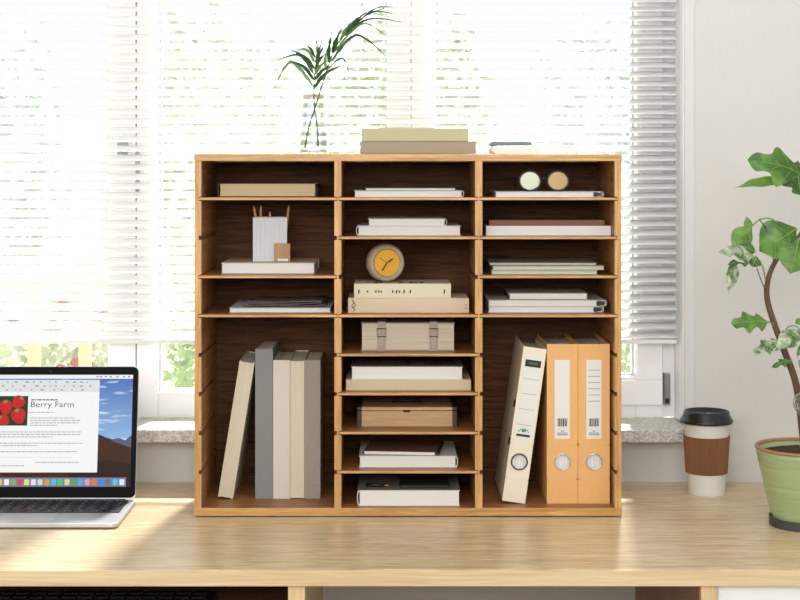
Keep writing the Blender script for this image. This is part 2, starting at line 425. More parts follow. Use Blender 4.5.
# pencil holder
Yh = .50; hx0, hx1 = X(253, Yh), X(287, Yh); hc = (hx0+hx1)/2; hw = (hx1-hx0)/2; hh = W(44, Yh)
ph = thing('pencil_holder', 'white ribbed pencil holder standing on a white book', 'pencil holder', (hc, Yh, zt+.0002), (0, 0, .09))
m = MB()
def ribbed(x0, x1, y, n, amp, sgn):
    pts = []
    for i in range(n):
        a = x0+(x1-x0)*i/n; b_ = x0+(x1-x0)*(i+1)/n; w_ = b_-a
        pts += [(a, y), (a+w_*.35, y), (a+w_*.36, y+amp*sgn), (a+w_*.98, y+amp*sgn)]
    return pts
ring = ribbed(-hw, hw, 0, 9, .0012, -1)+[(hw, 0), (hw, .055), (-hw, .055)]
inner = [(-hw+.004, .004), (hw-.004, .004), (hw-.004, .051), (-hw+.004, .051)]
m.prism(ring, 'Z', 0, .004)
for (a, b_) in ((0, 1),):
    m.prism(ribbed(-hw, hw, 0, 9, .0012, -1)+[(hw, 0), (hw, .004), (-hw, .004)], 'Z', .004, hh)
m.box(-hw, hw, .051, .055, .004, hh); m.box(-hw, -hw+.004, .004, .051, .004, hh); m.box(hw-.004, hw, .004, .051, .004, hh)
m.build('holder_body', plain('white_ceramic', (206, 208, 208), .5), ph)
bw_ = W(16, Yh)
MB().box(hw-bw_+.006, hw+.006, -.009, -.0015, 0, W(18, Yh)).build('wooden_block', wood('small_block_wood', (150, 108, 66), (186, 142, 92), 'Z', 4), ph, .0006)
MB().box(hw-bw_+.013, hw+.002, -.0098, -.0091, .001, .006).build('tag', white_cv, ph)
pen_w = plain('pencil_wood', (214, 160, 116), .6)
for i, (tx, ty, bxx, lab) in enumerate(((250.5+3, 204.5, 262, 'leftmost wooden pencil leaning left in the white holder'), (261, 204, 259, 'second wooden pencil from the left in the white holder'), (270, 210, 269, 'shortest wooden pencil in the middle of the white holder'), (289, 204, 282, 'rightmost wooden pencil leaning right in the white holder'))):
    yy = Yh+.016+.006*i
    a = Vector((X(bxx, yy)+.002, yy, zt+.0045)); b_ = P(tx, ty, yy+.003); d = (b_-a).normalized(); ln = (b_-a).length
    pc = thing('pencil', lab, 'pencil', a, (0, 0, 0), 'pencils in the white holder')
    pc.rotation_mode = 'QUATERNION'; pc.rotation_quaternion = d.to_track_quat('Z', 'Y')
    MB().lathe([(0, 0), (.0026, .0002), (.0026, ln-.012)], n=6).build('pencil_shaft', pen_w, pc)
    MB().lathe([(.0026, ln-.0119), (.0008, ln-.003), (0, ln-.003)], n=6).build('pencil_cone', plain('bare_wood', (232, 190, 146), .7), pc)
    MB().lathe([(.0008, ln-.0029), (0, ln)], n=6).build('pencil_lead', softblack, pc)
# paper pad and folded newspaper
pd = flat_book('paper_pad', 'thin white paper pad under the folded newspaper', 229, 331, 308.5, 313, SZ[3], .445, .19, white_cv, white_pg, 'back', 'notepad', ct=.0008)
zt = SZ[3]+pd['h']+.0006
Yn = .458; x0, x1 = X(242, Yn), X(322, Yn)
npg = plain('newsprint_dark', (112, 105, 96), .8, noise=.35, nscale=120)
nw = thing('newspaper', 'folded dark newspaper lying on the thin white paper pad', 'newspaper', ((x0+x1)/2, Yn, zt))
hw = (x1-x0)/2
for li in range(3):
    rows = []
    for j in range(9):
        v = j/8*.13; row = []
        for i in range(25):
            u = i/24; x = -hw+2*hw*u+(.012*(j/8) if li else .006)
            zz = .0012+li*.0034*(1 if i > 1 else .6)+.0016*math.sin(u*7+li)*u+.0016
            if i == 0: zz = .0045
            row.append((x*(1-.01*li), v+.002*li, zz+.001*math.sin(j*.8)))
        rows.append(row)
    MB().grid(rows).build('page_fold', npg, nw, smooth=True, solid=.0009)
m = MB()
for i in range(9):
    x = hw*.45+i*.0055; m.box(x, x+.0022, .02, .05, .0175, .0178)
m.build('print_block', softblack, nw)

# upright books in the lower left compartment
def upright(name, label, px0, px1, pyt, Y, d, cover, pages, z=FZ, spine='front', theta=0, xp=None, h=None, group=None, cat='book', ct=.0018):
    x0, x1 = X(px0, Y), X(px1, Y); w_ = x1-x0-.0004
    h = h or (Z(pyt, Y)-z)
    xr = xp if xp is not None else x1-.0002
    t = thing(name, label, cat, (xr, Y, z+.0003), (0, theta, 0), group)
    if spine == 'front':
        MB().prism([(0, 0), (0, d), (-ct, d), (-ct, ct), (-w_+ct, ct), (-w_+ct, d), (-w_, d), (-w_, 0)], 'Z', 0, h).build('cover', cover, t, .0007)
        MB().box(-w_+ct+.0001, -ct-.0001, ct+.0001, d-.003, .002, h-.003).build('pages', pages, t)
    else:
        MB().prism([(0, 0), (-ct, 0), (-ct, d-ct), (-w_+ct, d-ct), (-w_+ct, 0), (-w_, 0), (-w_, d), (0, d)], 'Z', 0, h).build('cover', cover, t, .0007)
        MB().box(-w_+ct+.0001, -ct-.0001, .001, d-ct-.0002, .0015, h-.002).build('pages', pages, t)
    return t
YB = .482
gx0 = X(255, YB)
hL = .275
upright('book', 'pale book leaning right against the tall slate grey book', 218, 233.3, 360, YB-.004, .165, cream, paper_v, spine='back', theta=math.radians(9.1), xp=gx0-math.sin(math.radians(9.1))*hL-.0005, h=hL, ct=.0035)
upright('book', 'tallest slate grey book standing upright', 255, 273, 349, YB, .168, grey_cv, paper_v)
upright('book', 'pale linen book standing right of the tall slate grey book', 273, 290, 360.3, YB, .17, fabric_w, paper_v)
upright('book', 'book with bare cream page edges standing between pale linen and grey woven books', 290, 304.5, 360.3, YB, .17, cream, paper_v, spine='back', ct=.0014)
upright('book', 'grey woven fabric book, rightmost of the upright books', 304.5, 320.5, 360.3, YB, .17, fabric_g, paper_v)

# middle column
b1 = flat_book('book', 'wide white book under a thin grey one in top middle compartment', 354, 464, 190.5, 197, SZ[0], .445, .18, white_cv, white_pg, 'right', ct=.001)
flat_book('notebook', 'thin grey notebook lying on the wide white book', 365, 456, 187.7, 190.3, SZ[0]+b1['h'], .455, .15, plain('grey_cover', (128, 124, 116), .6), white_pg, 'back', 'notebook', ct=.0008)
b1 = flat_book('book', 'larger white book at bottom of the white pair in second middle compartment', 356, 461, 226.3, 236, SZ[1], .447, .18, white_cv, white_pg, 'left', ct=.0012)
flat_book('book', 'smaller white book on top of a larger white book in second middle compartment', 368, 447, 219, 226, SZ[1]+b1['h'], .45, .16, white_cv, white_pg, 'right', ct=.001)
b1 = flat_book('book', 'beige linen book with black zigzag mark, under the cream lettered book', 348, 469, 299, 313.5, SZ[3], .438, .13, linen, paper, 'front', ct=.002)
def marks(parent, quads, mat, y=-.0003, name='printed_mark'):
    m = MB()
    for q in quads: m.prism(q, 'Y', y, -.00005)
    return m.build(name, mat, parent)
def seg(x0, z0, x1, z1, t=.0013):
    d = Vector((x1-x0, z1-z0)); d.normalize(); n = Vector((-d.y, d.x))*t/2
    return [(x0+n.x, z0+n.y), (x1+n.x, z1+n.y), (x1-n.x, z1-n.y), (x0-n.x, z0-n.y)]
hw = b1['hw']; h = b1['h']; s = 1/510
zx = -hw+.011
marks(b1, [seg(zx-.004, h*.95, zx+.001, h*.72), seg(zx+.001, h*.72, zx-.004, h*.5), seg(zx-.002, h*.82, zx+.004, h*.55), seg(zx+.004, h*.55, zx-.002, h*.3), seg(zx-.004, h*.5, zx+.001, h*.25), seg(zx+.004, h*.3, zx-.001, h*.08)] +
      [seg(hw-.008, h*q, hw-.0055, h*q, .0012) for q in (.3, .55)] + [seg(hw-.0045, h*q, hw-.0035, h*q, .0012) for q in (.3, .55)], softblack)
b2 = flat_book('book', 'cream book with black lettering on spine, below the round clock', 354, 451, 284, 298.3, SZ[3]+b1['h'], .445, .12, cream, paper, 'front', ct=.002)
hw = b2['hw']; h = b2['h']
qs = []
for u, a in ((-.9, 1), (-.72, .5), (-.55, .7), (-.49, .6), (-.44, .5), (-.2, .7), (-.12, .9), (-.06, .6), (.03, .95), (.16, .8), (.86, 1.1)):
    x = u*hw; qs.append(seg(x-.0004*a, h*(.45-.14*a), x+.0006*a, h*(.45+.14*a), .0027))
marks(b2, qs, softblack, name='lettering')
m = MB()
for u, w_ in ((-.6, .018), (-.1, .014), (.12, .02), (.35, .008)):
    m.box(u*hw, u*hw+w_, .02, .032, h, h+.0003); m.box(u*hw+.004, u*hw+.008, .012, .05, h, h+.0003)
m.build('cover_print_or_shade', softblack, b2)
# clock
Yc = .475; R = W(19.3, Yc); zc = SZ[3]+b1['h']+b2['h']+.0012+R
ck = thing('desk_clock', 'round sand coloured desk clock with yellow face on the cream book', 'clock', (X(387, Yc), Yc, zc-R), (0, 0, .34))
stone = plain('sandstone_body', (168, 152, 122), .75, noise=.12, nscale=40)
prof = [(0, .034), (R*.7, .034), (R*.93, .026), (R, .014), (R*.99, .004), (R*.93, -.003), (R*.84, -.006), (R*.76, -.005), (R*.70, -.0005), (R*.69, .004), (0, .004)]
MB().lathe(prof, (0, 0, R), 64, 'Y').build('clock_body', stone, ck, smooth=True)
fr = R*.688
MB().lathe([(0, .0035), (fr, .0035), (fr, .0005), (0, .0005)], (0, 0, R), 48, 'Y').build('clock_face', plain('yellow_dial', (222, 166, 44), .5), ck)
def hand(name, dx, dz, t, y, mt=softblack):
    q = seg(-dx*.12, R-dz*.12, dx, R+dz, t); return MB().prism(q, 'Y', y, y-.0004).build(name, mt, ck)
k_ = R/19.3
hand('hour_hand', 6.2*k_, 3.8*k_, .0030, .0004); hand('minute_hand', -5.3*k_, -7.8*k_, .0026, -.0001); hand('second_hand', -8*k_, 5.2*k_, .0009, -.0006)
MB().lathe([(0, -.0018), (.0016, -.0016), (.0016, -.0011), (0, -.0011)], (0, 0, R), 16, 'Y').build('hand_pin', metal, ck)

# strapped book
sb = flat_book('strapped_book', 'thick book with pale leather buckled straps in the middle column', 361, 455, 323, 351.5, SZ[4], .445, .15, plain('worn_taupe_cover', (150, 136, 116), .7), plain('layered_pages', (196, 182, 160), .85, noise=.16, nscale=1, stretch=(3, 3, 420)), 'back', 'book', ct=.0022)
h = sb['h']
leather = plain('greige_leather', (168, 150, 134), .6, noise=.06, nscale=200)
for px in (381.5, 433.5):
    x = X(px, .445)-sb.location.x; t = .0042*2
    m = MB(); m.prism([(-.0022, .0), (-.0004, 0), (-.0004, h+.0002), (.06, h+.0002), (.06, h+.0018), (-.0022, h+.0018)], 'X', x-t*.9, x+t*.9)
    s_ = m.build('strap', leather, sb, .0004)
    m = MB(); pts = [(x-.0048, h*.72), (x-.0048, h*.22), (x-.003, h*.12), (x, h*.07), (x+.003, h*.12), (x+.0048, h*.22), (x+.0048, h*.72)]
    m.prism(pts, 'Y', -.0048, -.0024); m.build('strap_tongue', leather, s_, .0004)
    m = MB(); zq0, zq1, xq = h*.52, h*.8, .0085
    m.tube([(x-xq, -.0062, zq0), (x+xq, -.0062, zq0), (x+xq, -.0062, zq1), (x-xq, -.0062, zq1)], .0013, 8, True)
    m.tube([(x, -.006, zq0), (x, -.0062, zq1)], .0006, 6)
    m.build('buckle', chrome, s_)
# M5
b1 = flat_book('book', 'wide beige book under the white book with striped cover', 346, 471, 380, 391, SZ[5], .43, .18, beige_cv, beige_cv, 'front', ct=.0015)
b2 = flat_book('book', 'white book with dark striped cover on top of wide beige book', 351, 463, 367, 379.8, SZ[5]+b1['h'], .43, .15, white_cv, white_pg, 'back', ct=.0012, mat_top=plain('greybrown_print', (112, 102, 88), .7))
h = b2['h']; m = MB()
for i in range(10):
    x = .035+i*.0062; m.box(x, x+.003, .03, .12, h+.0003, h+.0006)
m.box(-.02, .03, .06, .066, h+.0003, h+.0006); m.box(.0, .006, .03, .1, h+.0003, h+.0006); m.box(-.09, -.05, .05, .056, h+.0003, h+.0006)
m.build('cover_stripes', softblack, b2)
# M6 wooden box
Yq = .46; x0, x1 = X(357, Yq), X(457, Yq); hw = (x1-x0)/2; h = W(29.5, Yq)*.66
bxw = thing('wooden_box', 'light wooden case with dark corners and clasp in the middle column', 'box', ((x0+x1)/2, Yq, SZ[6]+.0002))
lw_ = wood('light_case_wood', (176, 138, 96), (206, 168, 124), 'X', 3, .5); dw = plain('dark_walnut_corner', (62, 40, 30), .5)
c_ = .009
MB().box(-hw+c_, hw-c_, 0, .148, 0, h*.80).build('case_body', lw_, bxw, .0008)
MB().box(-hw+c_, hw-c_, 0, .148, h*.83, h).build('case_lid', lw_, bxw, .0008)
for sx in (-1, 1):
    a, b_ = sorted((sx*(hw-c_+.0002), sx*hw))
    MB().box(a, b_, .0005, .148, 0, h*.80).build('corner_block', dw, bxw, .0008)
    MB().box(a, b_, .0005, .148, h*.83, h).build('corner_block', dw, bxw, .0008)
MB().box(-.008, .006, -.0012, -.0001, h*.74, h*.86).build('clasp', softblack, bxw)
MB().tube([(-.03, .06, h+.001), (-.026, .055, h+.0042), (0, .05, h+.006), (.026, .055, h+.0042), (.03, .06, h+.001)], .0018, 8).build('case_handle', softblack, bxw, smooth=True)
# M7
b1 = flat_book('book', 'white book with rounded spine under a brown tilted tablet case', 359, 458, 456.5, 468, SZ[7], .434, .17, white_cv, white_pg, 'right', ct=.0013)
t_ = flat_book('tablet_case', 'brown covered slim tablet case turned askew on white book', 360, 433, 452.5, 456.3, SZ[7]+b1['h'], .436, .13, plain('tan_brown_leather', (112, 82, 58), .6), white_pg, 'back', 'tablet case', ct=.0008, rz=0)
t_.rotation_euler = (0, 0, 0)
for ch in t_.children: # shear the outline: the case lies askew as a parallelogram turned towards the right
    pass
t_.rotation_euler = (0, 0, -.10); t_.location.x += .006; t_.location.y += .006
MB().box(t_['hw']+.0003, t_['hw']+.006, 0.001, .129, 0.0002, t_['h']-.0004).build('case_flap', softblack, t_, .0004)
# M8
b1 = flat_book('book', 'thick white book with pen and dark papers on it, bottom middle compartment', 357, 460, 490.5, 506, FZ, .418, .17, white_cv, white_pg, 'left', ct=.0014, mat_top=plain('shaded_cover_top', (124, 116, 104), .7))  # grey top face: shade on the white cover put into its colour
zt = FZ+b1['h']+.0008
pn = thing('pen', 'black pen lying on the thick white book in bottom middle compartment', 'pen', (X(370, .46), .45, zt+.0042), (0, 0, -.2))
pn.location.x = X(366, .45)
MB().tube([(0, 0, 0), (.035, 0, 0)], .0038, 12).build('pen_barrel', black, pn, smooth=True)
MB().tube([(.0352, 0, 0), (.044, 0, 0), (.049, 0, 0)], [.0036, .0024, .0006], 12).build('pen_tip', plain('copper', (176, 112, 78), .35, 1), pn, smooth=True)
bk = MB(); x0 = X(398, .45); 
bo = thing('folder', 'small black folder lying beside the pen on the thick white book', 'folder', (X(426, .45), .435, zt))
MB().box(-.052, .046, 0, .10, 0, .004).build('folder_body', black, bo, .001)
MB().box(-.050, .044, .002, .098, .0041, .006).build('folder_flap', softblack, bo, .001)

# right column
def ring_spine(parent, hw, h, x):     # black curled clip at the right end of a report folder
    MB().prism(rrect(x, x+.0185, .0006, h-.0006, h*.3), 'Y', -.0014, -.0002).build('spine_end', black, parent)
    MB().tube([(x+.003, -.002, .0014), (x+.014, -.002, .0014), (x+.018, -.002, h*.5), (x+.014, -.002, h-.0014), (x+.003, -.002, h-.0014)], .0008, 6).build('wire_clip', chrome, parent, smooth=True)
wf = plain('white_folder', (226, 228, 226), .5)
b1 = flat_book('report_folder', 'white report folder with black spine clip under the sunglasses', 495, 604, 191.5, 197, SZ[0], .44, .18, wf, white_pg, 'right', 'folder', ct=.0009)
ring_spine(b1, b1['hw'], b1['h'], b1['hw']-.021)
# sunglasses
sg_z = SZ[0]+b1['h']+.0004; Yg = .462
sg = thing('sunglasses', 'round sunglasses with mirrored lenses resting on a white folder', 'sunglasses', (X(544, Yg), Yg, sg_z))
rx = W(10.6, Yg); rz_ = W(9.8, Yg); frm = plain('black_acetate', (40, 44, 46), .3)
cz = rz_+.0014
m = MB()
for cx in (-W(14, Yg), W(14, Yg)):
    m.tube([(cx+rx*math.cos(a), .0014, cz+rz_*math.sin(a)) for a in [2*PI*i/36 for i in range(36)]], .0021, 8, True)
m.tube([(-.0068, .0003, cz+.003), (0, -.001, cz+.006), (.0068, .0003, cz+.003)], .0019, 8)
for s_ in (-1, 1):
    m.tube([(s_*(W(14, Yg)+rx), .006, cz+.005), (s_*(W(14, Yg)+rx+.004), .010, cz+.008)], .0016, 8)
m.build('rim', frm, sg, smooth=True)
for s_, mt in ((-1, plain('mirrored_lens', (200, 200, 172), .2, .25)), (1, plain('amber_lens', (178, 148, 98), .2, .3))):
    cx = s_*W(14, Yg)
    m = MB(); n = 32
    pts = [(cx+(rx-.001)*math.cos(2*PI*i/n), cz+(rz_-.001)*math.sin(2*PI*i/n)) for i in range(n)]
    m.prism(pts, 'Y', .0012, .0022); o = m.build('lens', mt, sg); o['label'] = 'pale mirrored lens' if s_ < 0 else 'amber brown lens'
    MB().tube([(s_*(W(14, Yg)+rx+.004), .0102, cz+.008), (s_*(W(14, Yg)+rx+.0035), .09, cz+.006), (s_*(W(14, Yg)+rx-.001), .125, .006)], .0014, 8).build('temple', frm, sg, smooth=True)
b1 = flat_book('storage_box', 'flat white box filling the second right compartment under a brown book', 486, 611, 226.3, 236, SZ[1], .446, .18, white_cv, white_cv, 'front', 'box', ct=.001)
flat_book('book', 'thin brown book lying on the flat white box', 489, 604.5, 220.3, 226, SZ[1]+b1['h'], .448, .14, brown_cv, brown_cv, 'front', ct=.0011)
pale_g = plain('pale_green_grey_cover', (176, 182, 166), .55); olive = plain('olive_cover', (140, 136, 108), .5, noise=.3, nscale=30)
grn_pg = plain('dull_magazine_pages', (190, 190, 170), .8, noise=.1, nscale=1, stretch=(2, 2, 1200))
b1 = flat_book('magazine', 'pale green magazine, lower of the pair in third right compartment', 491, 598, 271, 275, SZ[2], .434, .18, pale_g, grn_pg, 'back', 'magazine', ct=.0006)
b2 = flat_book('magazine', 'olive covered magazine lying on the pale green one', 492, 605, 266, 270.7, SZ[2]+b1['h'], .436, .17, olive, grn_pg, 'back', 'magazine', ct=.0009, rz=.02)
flat_book('magazine', 'thin grey magazine on top of the olive covered magazine', 489, 597, 263, 265.5, SZ[2]+b1['h']+b2['h']+.0002, .445, .15, plain('warm_grey_cover', (150, 146, 132), .5), grn_pg, 'back', 'magazine', ct=.0006, rz=-.015)
b1 = flat_book('report_folder', 'white report folder at bottom of the fourth right compartment', 488, 604, 307, 313, SZ[3], .446, .18, wf, white_pg, 'right', 'folder', ct=.0009)
ring_spine(b1, b1['hw'], b1['h'], b1['hw']-.021)
b2 = flat_book('report_folder', 'cream report folder between the white folder and small grey book', 488, 607, 300, 306.3, SZ[3]+b1['h']+.0002, .444, .17, plain('cream_folder', (216, 210, 188), .5), white_pg, 'right', 'folder', ct=.0009)
ring_spine(b2, b2['hw'], b2['h'], b2['hw']-.021)
flat_book('book', 'small grey book on top of the two report folders', 509, 588, 292.5, 298.8, SZ[3]+b1['h']+b2['h']+.0005, .455, .12, plain('light_taupe', (186, 178, 162), .6), white_pg, 'back', ct=.001)

# binders
def binder(label, xr, w_, h, d, Y, body, inside, theta=0, group=None, ringm=None):
    t = thing('ring_binder', label, 'binder', (xr, Y, FZ+.0003), (0, theta, 0), group)
    ct = .0022; rzc = h*.262; rr = W(8.2, Y); xm = -w_/2
    # spine with a finger hole
    m = MB(); n = 40
    hole = [(xm+rr*math.cos(2*PI*i/n), rzc+rr*math.sin(2*PI*i/n)) for i in range(n)]
    for y in (0, ct):
        vs = [m.bm.verts.new((p[0], y, p[1])) for p in hole]
        outs = []
        for i in range(n):
            a = 2*PI*i/n; c, s = math.cos(a), math.sin(a)
            k = min((w_/2)/abs(c) if abs(c) > 1e-6 else 9, (rr*2.2)/abs(s) if abs(s) > 1e-6 else 9)
            outs.append(m.bm.verts.new((xm+k*c, y, rzc+k*s)))
        for i in range(n): m.bm.faces.new((vs[i], vs[(i+1) % n], outs[(i+1) % n], outs[i]))
    m.box(-w_, 0, 0, ct, 0, rzc-rr*2.2); m.box(-w_, 0, 0, ct, rzc+rr*2.2, h)
    m.build('binder_spine', body, t)
    MB().box(-w_, -w_+ct, ct+.0001, d, 0, h).build('front_board', body, t, .0004)
    MB().box(-ct, 0, ct+.0001, d, 0, h).build('back_board', body, t, .0004)
    MB().box(-w_+ct+.0004, -ct-.0004, ct+.003, d-.004, .004, h-.012).build('paper_stack', inside, t)
    MB().tube([(xm+(rr-.0006)*math.cos(2*PI*i/n), -.0008, rzc+(rr-.0006)*math.sin(2*PI*i/n)) for i in range(n)], .0011 if ringm is None else .0014, 8, True).build('finger_ring', ringm or chrome, t, smooth=True)
    return t, xm, rzc
orange = plain('amber_card', (222, 170, 104), .6, noise=.03, nscale=120)
ppr = plain('paper_stack_white', (220, 218, 214), .8, noise=.15, nscale=1, stretch=(420, 2, 2))
lbl = plain('label_white', (218, 216, 210), .6); ink = plain('grey_ink', (96, 94, 92), .7)
Yb = .438; hB = Z(344.2, Yb)-FZ
for i, (a, b_) in enumerate(((547, 577.8), (578.2, 609.8))):
    w_ = X(b_, Yb)-X(a, Yb)
    t, xm, rc = binder(('amber ring binder with blank white spine label, left of the amber pair', 'amber ring binder with ruled spine label, beside the right organizer side')[i], X(b_, Yb), w_, hB, .212, Yb, orange, ppr)
    z1 = hB-W(360-344.2, Yb); z0 = hB-W(439-344.2, Yb)
    MB().box(xm-W(7.8, Yb), xm+W(7.4, Yb), -.0004, -.0001, z0, z1).build('spine_label', lbl, t)
    m = MB(); zz = z0+W(12.5, Yb)
    for q, ww in ((-4.8, .5), (-3.8, 1), (-2.4, .4), (-1.5, .8), (-.2, .4), (.6, 1.1), (2.2, .4), (3, .8), (4.2, .5)):
        m.box(xm+W(q, Yb), xm+W(q+ww, Yb), -.0007, -.00045, zz, zz+W(8, Yb))
    m.build('barcode', softblack, t)
    m = MB()
    for q, ww in ((7.5, 3), (5.5, 10), (3.8, 11)): m.box(xm-W(ww/2, Yb), xm+W(ww/2, Yb), -.0007, -.00045, z0+W(q, Yb), z0+W(q+.7, Yb))
    if i:
        for q in range(6): m.box(xm-W(6, Yb), xm+W(6, Yb), -.0007, -.00045, z1-W(10+q*6.2, Yb), z1-W(10.5+q*6.2, Yb))
    m.build('label_print', ink, t)
ivory = plain('ivory_card', (226, 215, 192), .6)
th = math.radians(8.0); hb = .306
t, xm, rc = binder('ivory ring binder leaning right against the amber binders', X(547, Yb)-hb*math.sin(th)-.0006, .0455, hb, .212, Yb-.002, ivory, ppr, th, None, plain('dark_ring', (60, 60, 60), .4))
MB().box(xm-.017, xm+.017, -.0004, -.0001, hb*.41, hb*.95).build('spine_label', lbl, t)
MB().box(xm-.0155, xm+.0155, -.0008, -.00045, hb*.875, hb*.92).build('label_stripe', plain('dark_green_black', (20, 34, 26), .5), t)
m = MB(); 
for q in range(5): m.box(xm-.008+q*.0036, xm-.0056+q*.0036, -.0011, -.00085, hb*.893, hb*.903)
m.build('stripe_lettering', plain('green_print', (70, 130, 84), .6), t)
m = MB()
for q in (.50, .60, .70, .795): m.box(xm-.0155, xm+.0155, -.0007, -.00045, hb*q, hb*q+.0006)
m.build('label_rule', ink, t)
m = MB()
for k in range(14):
    a = PI*k/14; a2 = PI*(k+1)/14; r0, r1 = .0085, .0102
    m.prism([(xm+r0*math.cos(a), hb*.452+r0*.75*math.sin(a)), (xm+r1*math.cos(a), hb*.452+r1*.75*math.sin(a)), (xm+r1*math.cos(a2), hb*.452+r1*.75*math.sin(a2)), (xm+r0*math.cos(a2), hb*.452+r0*.75*math.sin(a2))], 'Y', -.0008, -.00045)
m.box(xm-.004, xm+.004, -.0008, -.00045, hb*.455, hb*.47)
m.build('emblem', plain('green_print', (70, 130, 84), .6), t)
MB().box(xm-.0135, xm+.0135, -.0008, -.00045, hb*.425, hb*.44).build('label_band', softblack, t)
for q in (.38, .625):
    MB().ball((-.0455-.0012, .012, hb*q), .007, (.35, 1, 1.2), 12).build('rivet', softblack, t)

# ------------------------------------------------------------------ on top of the organizer
TZ = oz(154)
def box2(name, label, px0, px1, h, z, Y, d, mt):
    x0, x1 = X(px0, Y), X(px1, Y)
    t = thing(name, label, 'box', ((x0+x1)/2, Y, z+.0002)); hw = (x1-x0)/2
    MB().box(-hw+.001, hw-.001, .001, d-.001, 0, h*.6).build('box_base', mt, t, .0005)
    m = MB(); m.box(-hw, hw, 0, d, h-.002, h); m.box(-hw, hw, 0, .0009, .001, h-.002); m.box(-hw, hw, d-.0009, d, .001, h-.002); m.box(-hw, -hw+.0009, .0009, d-.0009, .001, h-.002); m.box(hw-.0009, hw, .0009, d-.0009, .001, h-.002)
    m.build('box_lid', mt, t, .0005)
hq = .0245
box2('gift_box', 'taupe flat box on top of the organizer, lower of the two', 360, 476, hq, TZ, .43, .16, taupe)
box2('gift_box', 'sage green flat box stacked on the taupe box', 361.5, 468.5, .0262, TZ+hq+.0004, .432, .15, sage)
Ye = .46
x0, x1 = X(493, Ye), X(540, Ye)
e1 = thing('earphone_case', 'pinkish white rounded case on the organizer top near its right column', 'case', ((x0+x1)/2, Ye, TZ+.0002))
hw = (x1-x0)/2
MB().prism(rrect(-hw, hw, .0, .0165, .0078, 8), 'Y', 0, .05).build('case_shell', plain('blush_plastic', (232, 220, 212), .4), e1, .002, smooth=False)
MB().prism(rrect(hw-.016, hw-.004, .0167, .0185, .0008), 'Y', .01, .03).build('case_button', plain('copper', (176, 112, 78), .35, 1), e1)
x0, x1 = X(490, Ye+.06), X(532, Ye+.06)
e2 = thing('glasses_case', 'slate blue rounded case behind the pinkish white case', 'case', ((x0+x1)/2, Ye+.056, TZ+.0002))
hw = (x1-x0)/2
MB().prism(rrect(-hw, hw, 0, .017, .008, 8), 'Y', 0, .06).build('case_base', plain('pale_grey_shell', (214, 214, 212), .4), e2, .002)
MB().prism([(-hw, .0172), (hw, .0172), (hw-.001, .023), (hw-.006, .0265), (-hw+.006, .0265), (-hw+.001, .023)], 'Y', 0, .06).build('case_lid', plain('slate_blue', (92, 108, 118), .4), e2, .0015)

# vase, water and palm fronds
Yv = .52; vx = X(313.5, Yv); Rv = W(14, Yv); Hv = W(60.5, Yv); kz = Hv/60.5
va = thing('glass_vase', 'clear glass vase holding palm fronds on the organizer top', 'vase', (vx, Yv, TZ+.0002))
rn = W(12, Yv)
outer = [(0, 0), (Rv*.92, 0), (Rv, .003), (Rv, 22*kz), (Rv*.95, 26*kz), (rn, 30*kz), (rn, Hv)]
inn = [(rn-.0012, Hv), (rn-.0012, 30*kz), (Rv*.95-.0014, 26*kz), (Rv-.0016, 22*kz), (Rv-.0016, .006), (Rv*.85, .005), (0, .005)]
MB().lathe(outer+inn, (0, 0, 0), 48).build('vase_glass', vase_g, va, smooth=True)
MB().lathe([(0, .0052), (Rv*.84, .0052), (Rv-.0020, .0065), (Rv-.0020, 22*kz), (0, 22*kz)], (0, 0, 0), 40).build('water', thin_glass('clear_water', (.95, .975, .965), .01, .12), va, smooth=True)
def smooth_path(pts, n=6):
    out = []
    P_ = [pts[0]]+list(pts)+[pts[-1]]
    for i in range(1, len(P_)-2):
        p0, p1, p2, p3 = P_[i-1:i+3]
        for k in range(n):
            t = k/n
            out.append(.5*((2*p1)+(p2-p0)*t+(2*p0-5*p1+4*p2-p3)*t*t+(3*p1-p0-3*p2+p3)*t**3))
    out.append(P_[-2]); return out
palm = plain('palm_leaf', (46, 80, 40), .45, noise=.25, nscale=60, trans=.18)
palm2 = plain('palm_leaf_pale', (96, 128, 76), .45, trans=.3)
pstem = plain('palm_stem', (78, 104, 48), .5)
def blade(name, pts, w_, mat, parent, org, fold=.35, nrm=Vector((0, -1, 0))):
    path = smooth_path(pts, 6); rows = []; n = len(path)
    for i, p in enumerate(path):
        t = (path[min(i+1, n-1)]-path[max(i-1, 0)]).normalized()
        s = t.cross(nrm).normalized(); u = i/(n-1)
        ww = .85*w_*(math.sin(PI*min(1, u*1.02)**.65) if u < .985 else 0)*.5+.0002
        rows.append([p+s*ww*q+nrm*(-abs(q)*ww*fold)-org for q in (-1, -.5, 0, .5, 1)])
    return MB().grid(rows).build(name, mat, parent, smooth=True)
def frond(label, stem_px, leaflets, Y0, dY):
    pts = [P(x, y, Y0+dY(i)) for i, (x, y) in enumerate(stem_px)]
    org = pts[0].copy()
    t = thing('palm_frond', label, 'palm frond', org, group='palm fronds in the glass vase')
    path = smooth_path(pts, 5); n = len(path)
    MB().tube([p-org for p in path], [.0019*(1-.7*i/n)+.0002 for i in range(n)], 8).build('stem', pstem, t, smooth=True)
    for i, (a, c, b_, w_) in enumerate(leaflets):
        j = random.uniform(-1, 1)
        # base y follows the stem
        yb = min(path, key=lambda p: (p-P(a[0], a[1], p.y)).length).y
        blade('leaflet', [P(*a, yb-.0012), P(*c, yb-.012+j*.02), P(*b_, yb-.02+j*.05)], w_, palm if i % 4 else palm2, t, org)
    return t
